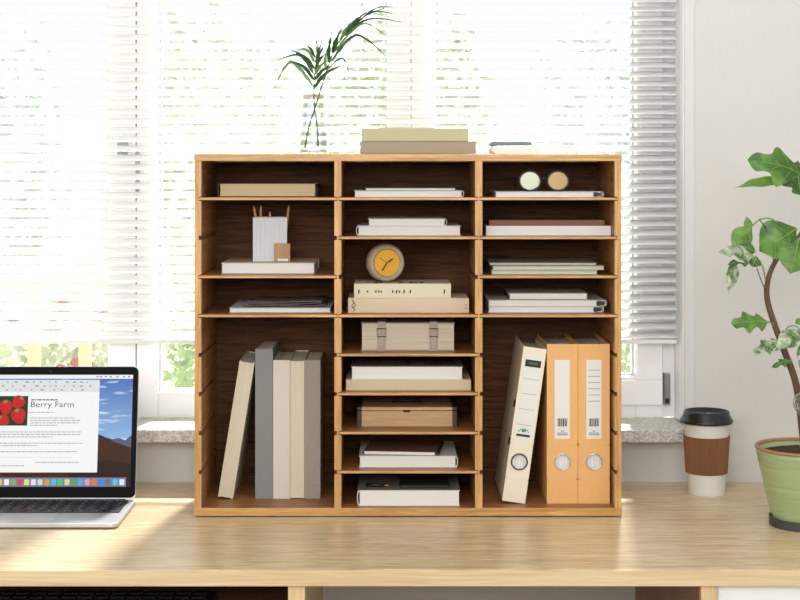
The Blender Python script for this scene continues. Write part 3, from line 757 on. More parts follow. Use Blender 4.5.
frond('palm frond spreading left, with V of dark leaflets above the vase', [(318, 147), (317, 125), (314.3, 104), (314, 88), (315, 70), (317, 50)],
      [((314, 87), (291, 62), (274, 88), .0085), ((314, 80), (303, 66), (289, 61.5), .0085), ((314.2, 75), (300, 55), (277, 60), .008), ((314.5, 69), (305, 57), (291, 50), .0085), ((315, 63), (307, 50), (296, 50), .007), ((315.5, 58), (310, 48), (304, 44), .006),
       ((314, 88), (325, 74), (342, 65), .009), ((314.5, 80), (322, 71), (330, 66), .0085), ((314.7, 75), (320, 66), (328, 60), .008), ((315, 69), (320, 59), (326, 53), .0075), ((315.5, 63), (320, 53), (324, 45), .0065), ((316, 57), (319, 49), (322, 42), .006), ((317, 52), (317, 45), (316, 40), .005)],
      Yv-.006, lambda i: [0, .0, .0, -.004, -.008, -.012][i])
frond('taller palm frond arching right over the vase', [(305, 148), (309, 127), (317.5, 100), (325, 76), (333, 53), (345, 34), (362, 18), (384, 8)],
      [((327, 70), (325, 60), (328, 47), .008), ((329, 64), (329, 48), (332, 32), .0085), ((333, 54), (334, 44), (338, 35), .008), ((336, 48), (337, 38), (343, 27), .008), ((340, 41), (345, 30), (351, 22), .0075), ((346, 33), (352, 24), (360, 14), .007), ((352, 27), (358, 19), (368, 11), .006),
       ((330, 63), (356, 35), (386, 56), .0075), ((335, 50), (362, 24), (387, 36), .005), ((342, 38), (368, 19), (402, 22), .005), ((350, 29), (372, 12), (394, 14), .0045), ((360, 20), (376, 8), (394, 7), .0035), ((334, 52), (344, 43), (352, 40), .004), ((327, 70), (342, 58), (350, 75), .0035)],
      Yv+.006, lambda i: [0, .0, .0, -.004, -.012, -.022, -.032, -.045][i])

# ------------------------------------------------------------------ coffee cup
Yp = .622; cxp = X(706.5, Yp); s = (Yp-CY)/F
cup = thing('coffee_cup', 'paper takeaway coffee cup with black lid and brown ribbed sleeve', 'cup', (cxp, Yp, DZ+.0002))
r0, r1 = 18*s, 22.7*s; Hc = 73*s
MB().lathe([(0, .004), (r0*.95, .004), (r0*.97, 0), (r0, 0), (r1, Hc), (r1*.96, Hc), (r0*.96, .006), (0, .006)], n=64).build('cup_body', plain('white_paper_cup', (214, 212, 204), .6), cup, smooth=False)
z0, z1 = 21*s, 58*s
m = MB(); n = 120; rings = []
for z in (z0, z0+.0002, z1-.0002, z1):
    rr = r0+(r1-r0)*z/Hc; ring = []
    for k in range(n):
        a = 2*PI*k/n; q = rr+.0012+(.0016 if k % 2 else 0); ring.append(m.bm.verts.new((q*math.cos(a), q*math.sin(a), z)))
    rings.append(ring)
for a, b_ in zip(rings, rings[1:]):
    for k in range(n): m.bm.faces.new((a[k], a[(k+1) % n], b_[(k+1) % n], b_[k]))
inner = [[m.bm.verts.new(((r0+(r1-r0)*z/Hc+.0004)*math.cos(2*PI*k/n), (r0+(r1-r0)*z/Hc+.0004)*math.sin(2*PI*k/n), z)) for k in range(n)] for z in (z0, z1)]
for k in range(n):
    m.bm.faces.new((inner[0][k], inner[0][(k+1) % n], rings[0][(k+1) % n], rings[0][k]))
    m.bm.faces.new((inner[1][k], inner[1][(k+1) % n], rings[-1][(k+1) % n], rings[-1][k]))
    m.bm.faces.new((inner[0][k], inner[0][(k+1) % n], inner[1][(k+1) % n], inner[1][k]))
m.build('cup_sleeve', plain('brown_corrugated_card', (124, 82, 48), .8, noise=.06, nscale=200), cup)
lz = Hc-2*s
MB().lathe([(r1*1.01+.0003, lz), (26*s, lz), (26.2*s, lz+1.8*s), (25.6*s, lz+3.4*s), (24.3*s, lz+4.2*s), (24.1*s, lz+6*s), (23.0*s, lz+7.2*s), (22.6*s, lz+10.6*s), (21.8*s, lz+11.6*s), (20.5*s, lz+11.2*s), (19.8*s, lz+8.3*s), (0, lz+8*s), (0, Hc+.0006), (r1*1.01+.0003, Hc+.0006)], n=64).build('cup_lid', plain('black_lid', (20, 20, 20), .32), cup, smooth=True)
MB().prism([(-.007, -20*s), (.007, -20*s), (.005, -6*s), (-.005, -6*s)], 'Z', lz+8.4*s, lz+10.5*s).build('sip_ridge', plain('black_lid', (20, 20, 20), .32), cup, .001)

# ------------------------------------------------------------------ laptop
YL = .51; ZB = DZ
lx1 = X(135.8, YL); lx0 = lx1-.36; lc = (lx0+lx1)/2
lp = thing('laptop', 'open silver laptop with black keyboard showing a document on screen', 'laptop', (lc, .30, DZ+.0002))
alu = plain('silver_aluminium', (186, 188, 192), .35, .6)
hwl = .18; dl = YL-.30
m = MB(); m.prism(rrect(-hwl, hwl, 0, dl, .012), 'Z', .002, .0105); m.build('base', alu, lp, .0012)
for fx_, fy in ((-.16, .02), (.16, .02), (-.16, dl-.025), (.16, dl-.025)):
    MB().lathe([(0, 0), (.005, 0), (.005, .0019), (0, .0019)], (fx_, fy, 0), 16).build('rubber_foot', softblack, lp)
kw, kd0, kd1 = .168, .088, dl-.012
kk = MB().box(-kw, kw, kd0, kd1, .01055, .0107).build('keyboard', plain('keyboard_well', (18, 18, 19), .5), lp)
rowsn = 5; ph_ = (kd1-kd0)/rowsn
keyl = plain('laptop_key', (28, 28, 30), .4)
for r in range(rowsn):
    n = 14 if r else 11; off = 0; 
    for c in range(n):
        w_ = 2*kw/n
        x = -kw+c*w_; yy = kd0+r*ph_
        kx = bx('key', keyl, kk, x+.001, x+w_-.001, yy+.001, yy+ph_-.001, .01075, .0122)
m = MB()
keyprint = plain('key_legend', (190, 190, 190), .6)
for r in range(rowsn):
    n = 14 if r else 11
    for c in range(n):
        w_ = 2*kw/n; x = -kw+(c+.5)*w_; yy = kd0+(r+.5)*ph_
        m.box(x-.0012, x+.0012, yy-.002, yy+.002, .01222, .0123)
m.build('key_legends', keyprint, kk)
MB().box(-.052, .052, .008, .082, .01052, .0107).build('trackpad', plain('trackpad_silver', (196, 198, 200), .3, .4), lp, .0001)
# lid, built upright then tilted back about the hinge
LH = .265; tilt = math.radians(9.5)
hp = Vector((0, dl-.004, .0115))
Mt = Matrix.Translation(hp) @ Matrix.Rotation(-tilt, 4, 'X')
def lidpart(name, mb, mat, parent, **k):
    o = mb.build(name, mat, parent, **k); o.data.transform(Mt); return o
lid = lidpart('lid', MB().prism(rrect(-hwl, hwl, 0, LH, .011), 'Y', 0, .0055), alu, lp, bevel=.0008)
bez = lidpart('bezel', MB().prism(rrect(-hwl+.0009, hwl-.0009, .003, LH-.0009, .0105), 'Y', -.0006, -.0001), plain('screen_glass_black', (9, 9, 10), .5, spec=.08), lid)
MB_ = MB().tube([(-hwl+.02, dl-.003, .0117), (hwl-.02, dl-.003, .0117)], .0012, 8); MB_.build('hinge_bar', softblack, lp)
sx0, sx1, sz0, sz1 = -hwl+.012, hwl-.0115, .024, LH-.017
Wd = sx1-sx0; Hd = sz1-sz0
def U(u): return sx0+u*Wd
def Vv(v): return sz0+v*Hd
m_, nt, b = new_mat('display_sky')
tc = nt.nodes.new('ShaderNodeTexCoord'); sp = nt.nodes.new('ShaderNodeSeparateXYZ'); nt.links.new(tc.outputs['Generated'], sp.inputs[0])
rp = nt.nodes.new('ShaderNodeValToRGB'); rp.color_ramp.elements[0].position = .25; rp.color_ramp.elements[0].color = (*lin((140, 190, 228)), 1); rp.color_ramp.elements[1].position = 1; rp.color_ramp.elements[1].color = (*lin((26, 84, 172)), 1)
nt.links.new(sp.outputs['Z'], rp.inputs[0])
mp = nt.nodes.new('ShaderNodeMapping'); mp.inputs['Scale'].default_value = (6, 1, 22); mp.inputs['Rotation'].default_value = (0, .35, 0); nz = nt.nodes.new('ShaderNodeTexNoise'); nz.inputs['Scale'].default_value = 1.2; nz.inputs['Detail'].default_value = 5
nt.links.new(tc.outputs['Generated'], mp.inputs[0]); nt.links.new(mp.outputs[0], nz.inputs['Vector'])
r2 = nt.nodes.new('ShaderNodeValToRGB'); r2.color_ramp.elements[0].position = .56; r2.color_ramp.elements[1].position = .75; r2.color_ramp.elements[0].color = (0, 0, 0, 1); r2.color_ramp.elements[1].color = (.8, .8, .8, 1)
nt.links.new(nz.outputs['Fac'], r2.inputs[0]); mx = nt.nodes.new('ShaderNodeMixRGB'); nt.links.new(r2.outputs[0], mx.inputs[0]); nt.links.new(rp.outputs[0], mx.inputs[1]); mx.inputs[2].default_value = (.85, .9, .95, 1)
nt.links.new(mx.outputs[0], b.inputs['Emission Color']); b.inputs['Emission Strength'].default_value = 1; b.inputs['Base Color'].default_value = (.01, .01, .01, 1)
scr = lidpart('screen', MB().box(sx0, sx1, -.0008, -.00065, sz0, sz1), m_, lp)
def sc(name, pts, mat, lev):
    return lidpart(name, MB().prism([(U(u), Vv(v)) for u, v in pts], 'Y', -.0008-.00012*lev-.0001, -.0008-.00012*lev+.00001), mat, scr)
R4 = lambda u0, u1, v0, v1: [(u0, v0), (u1, v0), (u1, v1), (u0, v1)]
mt_pts = [(0, 0), (1, 0), (1, .46)]
random.seed(3)
for i in range(26): mt_pts.append((1-(i+1)/27, .43+random.uniform(-.03, .035)))
mt_pts.append((0, .4))
sc('mountain_picture', mt_pts, emit('mountain_slate', (88, 92, 120)), .1)
sc('dune_picture', [(0, 0), (1, 0), (1, .35), (.95, .375), (.90, .40), (.84, .445), (.80, .47), (.68, .48), (.5, .3), (0, .25)], emit('dune_brown', (66, 36, 22)), .6)
sc('dune_shadow', [(.62, 0), (1, 0), (1, .20), (.86, .24), (.74, .22), (.62, .12)], emit('dune_dark', (46, 26, 20)), 1.0)
sc('menu_bar', R4(0, 1, .965, 1), emit('menu_grey', (236, 238, 240)), 1.4)
m = []
wx1 = .80
docw = sc('document_window', R4(0, wx1, .13, .955), emit('page_white', (244, 245, 245)), 1.5)
sc('toolbar', R4(0, wx1, .845, .955), emit('toolbar_grey', (222, 224, 226)), 2)
m = MB(); random.seed(5)
for v in (.935, .90, .865):
    u = .03
    while u < wx1-.06:
        w_ = random.uniform(.006, .02)
        m.prism([(U(p), Vv(q)) for p, q in R4(u, u+w_, v-.005, v+.004)], 'Y', -.00125, -.0011); u += w_+random.uniform(.02, .06)
for u in (.78, .8, .83, .86, .9, .94, .97): m.prism([(U(p), Vv(q)) for p, q in R4(u, u+.012, .978, .988)], 'Y', -.00125, -.0009)
lidpart('toolbar_icons', m, emit('icon_grey', (110, 112, 116)), scr)
# blurred body text as rows of grey strokes
m = MB()
def textline(u0, u1, v, hgt=.007):
    u = u0
    while u < u1:
        w_ = min(random.uniform(.008, .03), u1-u)
        m.prism([(U(p), Vv(q)) for p, q in R4(u, u+w_, v, v+hgt)], 'Y', -.0012, -.0010); u += w_+.0045
for v, a, b_ in ((.66, .37, .53), (.61, .39, .66), (.588, .39, .69), (.566, .39, .68), (.545, .39, .55), (.485, .05, .70), (.463, .05, .69), (.441, .05, .53), (.385, .05, .71), (.363, .05, .44), (.31, .05, .68), (.215, .43, .69), (.185, .05, .36)): textline(a, b_, v)
u = .05
while u < .65:
    m.prism([(U(p), Vv(q)) for p, q in R4(u, u+.003, .262, .266)], 'Y', -.0012, -.0010); u += .009
lidpart('body_text', m, emit('text_grey', (150, 150, 152)), scr)
tg = emit('heading_grey', (96, 96, 100))
me = text_obj('heading_text', 'Berry Farm', .0165, tg, scr, (0, 0, 0), (0, 0, 0))
me.data.transform(Mt @ Matrix.Translation((U(.385), -.0012, Vv(.71))) @ Matrix.Rotation(PI/2, 4, 'X') @ Matrix.Scale(1.18, 4, (1, 0, 0)))
m = MB(); textline(.39, .55, .77, .011); lidpart('subheading_text', m, emit('heading_grey', (96, 96, 100)), scr)
sc('photo_picture', R4(.07, .372, .545, .81), emit('dark_green_basket', (26, 62, 30)), 2)
def berry(u, v, r, ang):
    m = MB(); n = 24; pts = []
    for i in range(n):
        a = 2*PI*i/n; q = r*(1-.25*math.sin(a)*(-1)*.6)
        px_ = q*math.cos(a)*(1+.25*math.sin(a)); pz = q*math.sin(a)*1.15
        pts.append((U(u)+px_*math.cos(ang)-pz*math.sin(ang), Vv(v)+px_*math.sin(ang)+pz*math.cos(ang)))
    m.prism(pts, 'Y', -.00135, -.00112); lidpart('strawberry_picture', m, emit('strawberry_red', (204, 30, 34)), scr)
    m = MB()
    for k in range(5):
        a = ang+PI/2+(k-2)*.5; c0 = Vector((U(u)+math.cos(ang+PI/2)*r*.9, Vv(v)+math.sin(ang+PI/2)*r*.9))
        t_ = c0+Vector((math.cos(a), math.sin(a)))*r*.55; s_ = Vector((-math.sin(a), math.cos(a)))*r*.14
        m.prism([tuple(c0+s_), tuple(t_), tuple(c0-s_)], 'Y', -.00155, -.00138)
    lidpart('leaf_picture', m, emit('leaf_green', (96, 160, 84)), scr)
berry(.32, .62, .0135, .3); berry(.31, .75, .0115, -.7); berry(.24, .70, .0125, .1); berry(.17, .62, .012, .6); berry(.14, .74, .012, -.3); berry(.235, .59, .010, .9)
sc('dock', R4(.03, .975, .005, .085), emit('dock_mauve', (120, 128, 160)), 1.5)
dock_c = [(60, 140, 230), (230, 120, 60), (90, 90, 96), (200, 60, 60), (230, 190, 90), (240, 240, 240), (120, 180, 90), (220, 70, 70), (230, 220, 120), (225, 225, 225), (214, 214, 200), (230, 150, 60), (70, 190, 230), (70, 200, 90), (228, 212, 140), (80, 170, 90), (96, 170, 214), (232, 150, 190), (236, 120, 50), (50, 140, 232), (110, 112, 116), (100, 196, 226), (228, 232, 234)]
for i, c in enumerate(dock_c):
    u = .045+i*.0402+(0.006 if i > 20 else 0)
    sc('dock_icon', [((p-sx0)/Wd, (q-sz0)/Hd) for p, q in rrect(U(u), U(u+.03), Vv(.018), Vv(.07), .002, 3)], emit('dock_icon_%d' % i, c), 2.2)
lidpart('webcam', MB().lathe([(0, -.0009), (.0012, -.0009), (.0012, -.0007), (0, -.0007)], (0, 0, LH-.010), 12, 'Y'), plain('webcam_dark', (50, 50, 54), .3), lid)

# ------------------------------------------------------------------ potted plant
Yt = .333; pcx = X(806, Yt); s = (Yt-CY)/F
pt = thing('potted_fig_tree', 'young fig tree with lobed green leaves in a glazed green pot', 'potted plant', (pcx, Yt, DZ+.0002))
org = Vector((pcx, Yt, DZ+.0002))
rs = 36*s
MB().lathe([(0, .0), (rs, 0), (rs+.0005, .0175), (rs-.0025, .0175), (rs-.003, .004), (0, .004)], n=64).build('saucer', plain('dark_grey_saucer', (62, 62, 64), .5), pt, .0008)
Rr = 49.5*s; Rb = 32*s; HP = Z(446, Yt)-DZ
prof = [(0, .0042), (Rb*.97, .0042), (Rb, .007)]
for i in range(1, 24):
    q = i/24; prof.append((Rb+(Rr-Rb)*q**.9+.0005*math.sin(i*2.3), .007+(HP-.012)*q))
prof += [(Rr-.0005, HP-.006)]
inner = [(Rr-.0055, HP-.006), (Rb+(Rr-Rb)*.7-.005, HP*.72), (0, HP*.70)]
MB().lathe(prof+inner, n=72).build('pot', plain('green_glaze', (156, 172, 124), .3, noise=.14, nscale=1.3, stretch=(6, 6, 160), coat=.4), pt, smooth=True)
MB().lathe([(Rr-.0058, HP-.0059), (Rr-.0003, HP-.0059), (Rr+.0016, HP-.003), (Rr+.0004, HP), (Rr-.004, HP), (Rr-.0062, HP-.004), (Rr-.0058, HP-.0059)], n=72).build('pot_rim', plain('terracotta_rim', (160, 112, 74), .5), pt, smooth=True)
m = MB(); random.seed(9); rows = []
nr, na = 9, 40
zs = HP-.014
R_s = Rb+(Rr-Rb)*.86-.005
vs = []
for i in range(nr):
    r = R_s*(i/(nr-1)); vs.append([m.bm.verts.new((r*math.cos(2*PI*k/na), r*math.sin(2*PI*k/na), zs+(random.uniform(-.0025, .003) if 0 < i < nr-1 else 0))) for k in range(na)] if i else [m.bm.verts.new((0, 0, zs))])
for k in range(na): m.bm.faces.new((vs[0][0], vs[1][k], vs[1][(k+1) % na]))
for i in range(1, nr-1):
    for k in range(na): m.bm.faces.new((vs[i][k], vs[i+1][k], vs[i+1][(k+1) % na], vs[i][(k+1) % na]))
m.build('soil', plain('dark_soil', (62, 44, 36), .95, noise=.5, nscale=300, bump=1), pt)
tr_px = [(805, 447, 0), (800, 410, -.004), (795, 380, -.01), (784, 350, -.018), (773, 320, -.02), (767, 298, -.022), (768, 280, -.024), (774, 264, -.026), (784, 250, -.028), (800, 235, -.03), (815, 212, -.03), (820, 190, -.028)]
path = [P(x, y, Yt+dy) for x, y, dy in tr_px]; path[0].z = DZ+zs+.001-.004
sp_ = smooth_path(path, 4); n = len(sp_)
MB().tube([p-org for p in sp_], [.0074*(1-.6*i/n) for i in range(n)], 12).build('trunk', plain('brown_bark', (94, 70, 50), .8, noise=.25, nscale=120, bump=.4), pt, smooth=True)
leafm = None
def make_leaf_mat(name, a, b_, trans=.3, scale=18):
    m, nt, b = new_mat(name)
    tc = nt.nodes.new('ShaderNodeTexCoord'); nz = nt.nodes.new('ShaderNodeTexNoise'); nz.inputs['Scale'].default_value = scale; nz.inputs['Detail'].default_value = 4; nz.inputs['Distortion'].default_value = 1
    rp = nt.nodes.new('ShaderNodeValToRGB'); rp.color_ramp.elements[0].position = .4; rp.color_ramp.elements[1].position = .62
    rp.color_ramp.elements[0].color = (*lin(a), 1); rp.color_ramp.elements[1].color = (*lin(b_), 1)
    nt.links.new(tc.outputs['Object'], nz.inputs['Vector']); nt.links.new(nz.outputs['Fac'], rp.inputs[0]); nt.links.new(rp.outputs[0], b.inputs['Base Color'])
    b.inputs['Roughness'].default_value = .42
    tr = nt.nodes.new('ShaderNodeBsdfTranslucent'); nt.links.new(rp.outputs[0], tr.inputs[0]); mx = nt.nodes.new('ShaderNodeMixShader'); mx.inputs[0].default_value = trans
    nt.links.new(b.outputs[0], mx.inputs[1]); nt.links.new(tr.outputs[0], mx.inputs[2]); nt.links.new(mx.outputs[0], nt.nodes['Material Output'].inputs[0])
    return m
leaf_g = make_leaf_mat('fig_leaf_green', (66, 110, 42), (112, 158, 68), .35)
leaf_d = make_leaf_mat('fig_leaf_dark', (58, 96, 44), (88, 132, 64), .3)
leaf_v = make_leaf_mat('fig_leaf_variegated', (76, 116, 62), (206, 214, 190), .3, 45)
vein = plain('leaf_vein', (150, 180, 92), .6)
SHAPES = {
 'oval': [.0, .30, .62, .82, .92, .94, .9, .8, .64, .42, .2, .0],
 'lobed': [.0, .55, .85, .62, .42, .66, .98, .86, .46, .40, .48, .30, .0],
 'finger': [.0, .45, .7, .40, .30, .6, .72, .4, .25, .34, .28, .12, .0],
 'slim': [.0, .5, .8, .95, 1, .95, .85, .7, .5, .3, .12, .0]}
def leaf(a, b_, wpx, shape='lobed', mat=None, dya=-.02, dyb=-.05, bow=.12, nrm=(0, -1, .25), twist=0, fold=.18, petiole=None):
    A = P(a[0], a[1], Yt+dya); Bp = P(b_[0], b_[1], Yt+dyb); d = Bp-A; Ln = d.length; t = d.normalized()
    N = Vector(nrm); N = (N-t*N.dot(t)).normalized(); S_ = t.cross(N)
    if twist: q = Matrix.Rotation(twist, 3, t); N = q @ N; S_ = q @ S_
    sh = SHAPES[shape]; nr = 26; rows = []; w_ = wpx*s/2
    def hwid(u):
        f = u*(len(sh)-1); i = min(int(f), len(sh)-2); k = f-i; k = k*k*(3-2*k)*.5+k*.5; return (sh[i]*(1-k)+sh[i+1]*k)
    qs = (-1, -.66, -.33, 0, .33, .66, 1)
    for i in range(nr+1):
        u = i/nr; cpt = A+d*u+N*(bow*Ln*math.sin(PI*u)); w0 = hwid(u)
        row = []
        for q in qs:
            sweep = abs(q)**1.5*.10*Ln*w0   # lobes point towards the tip
            row.append(cpt+S_*(q*w0*w_)+t*sweep+N*(-abs(q)*w0*w_*fold+.0012*math.sin(u*17+q*3)*abs(q))-org)
        rows.append(row)
    o = MB().grid(rows).build('leaf', mat or leaf_g, pt, smooth=True, sub=1)
    mv = MB(); vp = [A+d*u+N*(bow*Ln*math.sin(PI*u)+.0004)-org for u in [k/10*.93 for k in range(11)]]
    mv.tube(vp, [.0007*(1-.7*k/10) for k in range(11)], 6)
    for u in (.25, .42, .6):
        c0 = A+d*u+N*(bow*Ln*math.sin(PI*u)+.0004)
        for q in (-1, 1):
            w0 = hwid(u+.08); e = A+d*(u+.14)+S_*(q*w0*w_*.75)+N*(bow*Ln*math.sin(PI*(u+.14))-.75*w0*w_*fold+.0006)
            mv.tube([c0-org, (c0+e)/2-org+N*.0003, e-org], .0003, 5)
    mv.build('vein', vein, o, smooth=True)
    if petiole:
        pp = [P(x, y, Yt+dd) for x, y, dd in petiole]+[A]
        MB().tube([p-org for p in smooth_path(pp, 5)], .0013, 8).build('leaf_stalk', plain('leaf_stalk_green', (122, 140, 76), .5), pt, smooth=True)
    return o
# crown leaf at the top of the frame
leaf((812, 184), (747, 160), 46, 'lobed', leaf_g, -.03, -.07, .16, (0, -1, .5), 0, .2, [(820, 192, -.028)])
leaf((790, 180), (735, 188), 13, 'slim', leaf_g, -.04, -.03, .08, (0, -1, .9), 0, .1)
leaf((796, 166), (800, 195), 34, 'lobed', leaf_d, -.05, -.06, .1, (0, -1, .3))
leaf((815, 185), (848, 160), 40, 'lobed', leaf_g, -.03, .0, .15, (0, -1, .5))
# broad mid leaves
leaf((797, 228), (759, 251), 46, 'oval', leaf_g, -.035, -.03, .1, (.1, -1, .1), 0, .12)
leaf((799, 238), (790, 274), 34, 'oval', leaf_g, -.036, -.055, .08, (-.1, -1, .2), 0, .15)
leaf((806, 226), (836, 262), 40, 'oval', leaf_d, -.03, -.05, .1, (0, -1, .2))
leaf((752, 226), (732, 248), 23, 'oval', leaf_g, -.03, -.045, .08, (0, -1, .2), 0, .15, [(784, 250, -.028), (776, 221+1, -.035), (762, 219, -.033)])
leaf((750, 232), (746, 216), 9, 'slim', leaf_g, -.03, -.03, .06, (0, -1, .1))
leaf((758, 259), (715, 252), 19, 'slim', leaf_v, -.05, -.075, .14, (0, -1, .6), 0, .2, [(766, 283, -.023), (763, 268, -.035)])
leaf((758, 258), (727, 265), 20, 'finger', leaf_d, -.052, -.075, .12, (0, -1, .5))
leaf((757, 256), (752, 267), 15, 'oval', leaf_d, -.055, -.07, .1, (0, -1, .6))
leaf((756, 252), (739, 245), 12, 'slim', leaf_d, -.05, -.05, .12, (0, -1, .3))
leaf((735, 260), (728, 293), 14, 'slim', leaf_v, -.06, -.06, .08, (.3, -1, 0))
# lower leaves
leaf((768, 322), (731, 324), 25, 'lobed', leaf_g, -.03, -.05, .1, (0, -1, .55), 0, .15, [(776, 329, -.02), (772, 323, -.026)])
leaf((782, 342), (749, 355), 25, 'finger', leaf_v, -.04, -.075, .14, (0, -1, .6), 0, .2)
leaf((800, 330), (774, 352), 20, 'slim', leaf_v, -.05, -.09, .14, (.1, -1, .6), 0, .2, [(784, 342, -.022), (787, 328, -.035), (796, 326, -.045)])
leaf((802, 340), (815, 366), 26, 'oval', leaf_v, -.05, -.08, .1, (0, -1, .4))
leaf((792, 361), (771, 368), 16, 'finger', leaf_d, -.035, -.07, .14, (0, -1, .7), 0, .2)
leaf((798, 360), (822, 372), 22, 'finger', leaf_v, -.04, -.06, .12, (0, -1, .5))
leaf((800, 325), (797, 318), 8, 'oval', leaf_g, -.045, -.05, .1, (0, -1, .3))
# dark support wires
for pts in ([(759, 219, -.036), (768, 232, -.034), (772, 250, -.03), (773.5, 263, -.031)], [(757, 268, -.038), (761, 280, -.034), (766, 291, -.028)]):
    MB().tube([p-org for p in smooth_path([P(x, y, Yt+d_) for x, y, d_ in pts], 4)], .0009, 6).build('support_wire', softblack, pt, smooth=True)
# watering globe
Yg2 = Yt-.035
wg = thing('watering_globe', 'clear glass watering globe stuck in the soil of the green pot', 'watering globe', P(806, 450, Yg2)*1.0)
wo = wg.location.copy(); gc = P(807, 403, Yg2)-wo
zb = DZ+zs+.004-wo.z
hz = gc.z; rg = 13.5*s
pr = [(.0, zb), (.0022, zb+.001), (.0026, hz-rg-.006)]
for k in range(1, 16):
    a = -PI/2+.2+(PI-.2)*k/15; pr.append((max(0, rg*math.cos(a)), hz+rg*math.sin(a)))
pr[-1] = (0, hz+rg)
MB().lathe(pr, (gc.x, gc.y, 0), 32).build('globe_glass', globe_g, wg, smooth=True, solid=.001)

# ------------------------------------------------------------------ garden outside
GZ = -.35
tag(bx('lawn', plain('lawn_green', (150, 168, 110), .9, noise=.2, nscale=8), None, -14, 14, .97, 26, GZ-.1, GZ), kind='structure')
bpy.data.objects['lawn'].name = 'floor_garden'
def foliage_mat(name, rgb, tr=.4):
    return plain(name, rgb, .6, noise=.35, nscale=3, trans=tr)
fm = [foliage_mat('hedge_leaf_fresh', (192, 202, 176)), foliage_mat('hedge_leaf_olive', (206, 208, 192)), foliage_mat('tree_leaf_grey', (210, 214, 214))]
def shrub(name, label, cat, x, y, r, zc_, zr, nl, ls, mat, stem=True, flowers=0, group=None):
    t = thing(name, label, cat, (x, y, GZ), group=group)
    m = MB(); rnd = random.Random(int(x*100+y*37))
    for i in range(nl):
        th_ = rnd.uniform(0, 2*PI); ph = math.acos(rnd.uniform(-1, 1)); rr = rnd.uniform(.55, 1.0)
        c = Vector((r*rr*math.sin(ph)*math.cos(th_), r*.7*rr*math.sin(ph)*math.sin(th_), zc_-GZ+zr*rr*math.cos(ph)))
        if c.z < .02: c.z = .02+rnd.random()*.1
        a = Vector((rnd.gauss(0, 1), rnd.gauss(0, 1), rnd.gauss(0, 1))).normalized(); b_ = a.orthogonal().normalized()
        l_ = ls*rnd.uniform(.6, 1.2)
        v = [m.bm.verts.new(c-a*l_), m.bm.verts.new(c+b_*l_*.45), m.bm.verts.new(c+a*l_), m.bm.verts.new(c-b_*l_*.45)]
        m.bm.faces.new(v)
    m.build('foliage', mat, t)
    if stem: MB().tube([(0, 0, 0.001), (.03, 0, (zc_-GZ)*.5), (0, 0, zc_-GZ)], [.06*r, .045*r, .03*r], 8).build('stem', plain('garden_bark', (120, 98, 78), .9), t)
    if flowers:
        m = MB()
        for i in range(flowers):
            th_ = rnd.uniform(PI, 2*PI)
            c = Vector((r*.9*math.cos(th_)*rnd.random(), -r*.7, zc_-GZ+zr*rnd.uniform(-.9, .6)))
            m.ball(c, .03, (1, 1, .8), 8)
        m.build('blossom', plain('pink_blossom', (226, 120, 128), .7, trans=.2), t)
    return t
i = 0
hedge = [(-2.2, 5.2, 'far left leafy shrub beyond the window frame'), (-1.55, 5.0, 'shrub with pink blossoms seen behind the laptop'), (-.85, 5.3, 'leafy shrub seen between laptop and organizer'), (-.1, 5.2, 'leafy shrub behind the left side of the organizer'), (.6, 5.2, 'leafy shrub behind the right side of the organizer'), (1.3, 5.1, 'leafy shrub seen between organizer and window jamb'), (2.1, 5.3, 'leafy shrub at the far right beyond the wall')]
for k, (x, y, lab) in enumerate(hedge):
    shrub('garden_shrub', lab, 'shrub', x, y, .335, .35, .75, 1500, .045, fm[k % 2], True, 26 if k in (1, 0) else 0, 'shrubs in the garden')
trees = [(-3.2, 9.5, 'garden tree outside at the far left of the window'), (-1.5, 10.2, 'garden tree outside beyond the left window pane'), (.1, 9.6, 'garden tree outside behind the palm fronds'), (1.8, 10.4, 'garden tree outside behind the right window pane'), (3.4, 9.8, 'garden tree outside at the far right')]
for k, (x, y, lab) in enumerate(trees):
    shrub('garden_tree', lab, 'tree', x, y, .80, 1.55, 1.3, 2400, .07, fm[2-(k % 3)], True, 0, 'trees in the garden')
tr = thing('garden_trellis', 'cream wooden trellis posts outside behind the laptop screen', 'trellis', (X(59, 4.2), 4.2, GZ))
cw = plain('cream_timber', (222, 204, 176), .8)
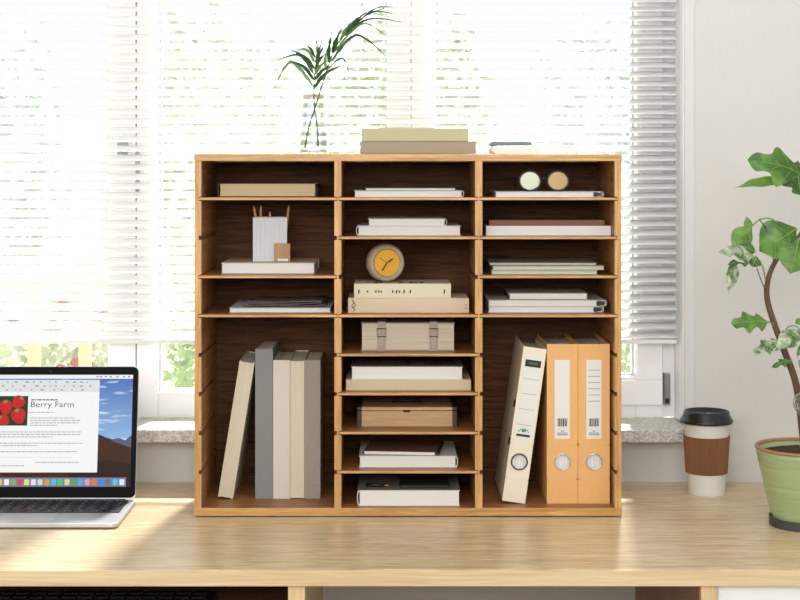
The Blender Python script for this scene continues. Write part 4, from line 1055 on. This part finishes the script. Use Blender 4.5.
for px in (33, 84):
    xx = X(px, 4.2)-tr.location.x; MB().box(xx-.025, xx+.025, 0, .05, 0, 1.25).build('post', cw, tr, .003)
MB().box(X(-10, 4.2)-tr.location.x, X(112, 4.2)-tr.location.x, .0, .05, 1.252, 1.30).build('rail', cw, tr, .003)

# ------------------------------------------------------------------ light
wd = bpy.data.worlds.new('World'); S.world = wd; wd.use_nodes = True
bg = wd.node_tree.nodes['Background']; bg.inputs[0].default_value = (.80, .90, .97, 1); bg.inputs[1].default_value = 1.12
def sun(direction, strength, angle, col):
    l = bpy.data.lights.new('sun', 'SUN'); l.energy = strength; l.angle = angle; l.color = col
    o = bpy.data.objects.new('sun', l); COL.objects.link(o); o.rotation_euler = Vector(direction).to_track_quat('-Z', 'Y').to_euler()
sun((-.19, -1, -1.12), 20, math.radians(5), (1, .975, .93))
def area(name, loc, target, sx, sy, e, col):
    l = bpy.data.lights.new(name, 'AREA'); l.shape = 'RECTANGLE'; l.size = sx; l.size_y = sy; l.energy = e; l.color = col
    o = bpy.data.objects.new(name, l); COL.objects.link(o); o.location = loc
    o.rotation_euler = (Vector(target)-Vector(loc)).to_track_quat('-Z', 'Y').to_euler()
area('front_fill_light', (-.35, -3.0, 2.0), (.1, .5, 1.0), 2.4, 1.1, 72, (.98, .985, 1))  # added soft fill behind the camera, no window stands there
area('overhead_fill_light', (.7, -.35, 2.5), (.4, .85, 1.3), 1.1, .6, 7.5, (.98, .985, 1))  # added overhead fill to brighten the blind slats, no fixture built

cam = bpy.data.cameras.new('camera'); co = bpy.data.objects.new('camera', cam); COL.objects.link(co)
co.location = (0, CY, CZ); co.rotation_euler = (PI/2, 0, 0)
cam.sensor_width = 36; cam.lens = F/800*36; cam.shift_x = (400-VX)/800; cam.shift_y = -(300-VY)/800
cam.clip_start = .05
S.camera = co
for o in bpy.data.objects:
    for k in ('h', 'hw'):
        if k in o: del o[k]
S.view_settings.view_transform = 'Standard'; S.view_settings.look = 'None'; S.view_settings.exposure = 0; S.view_settings.gamma = 1
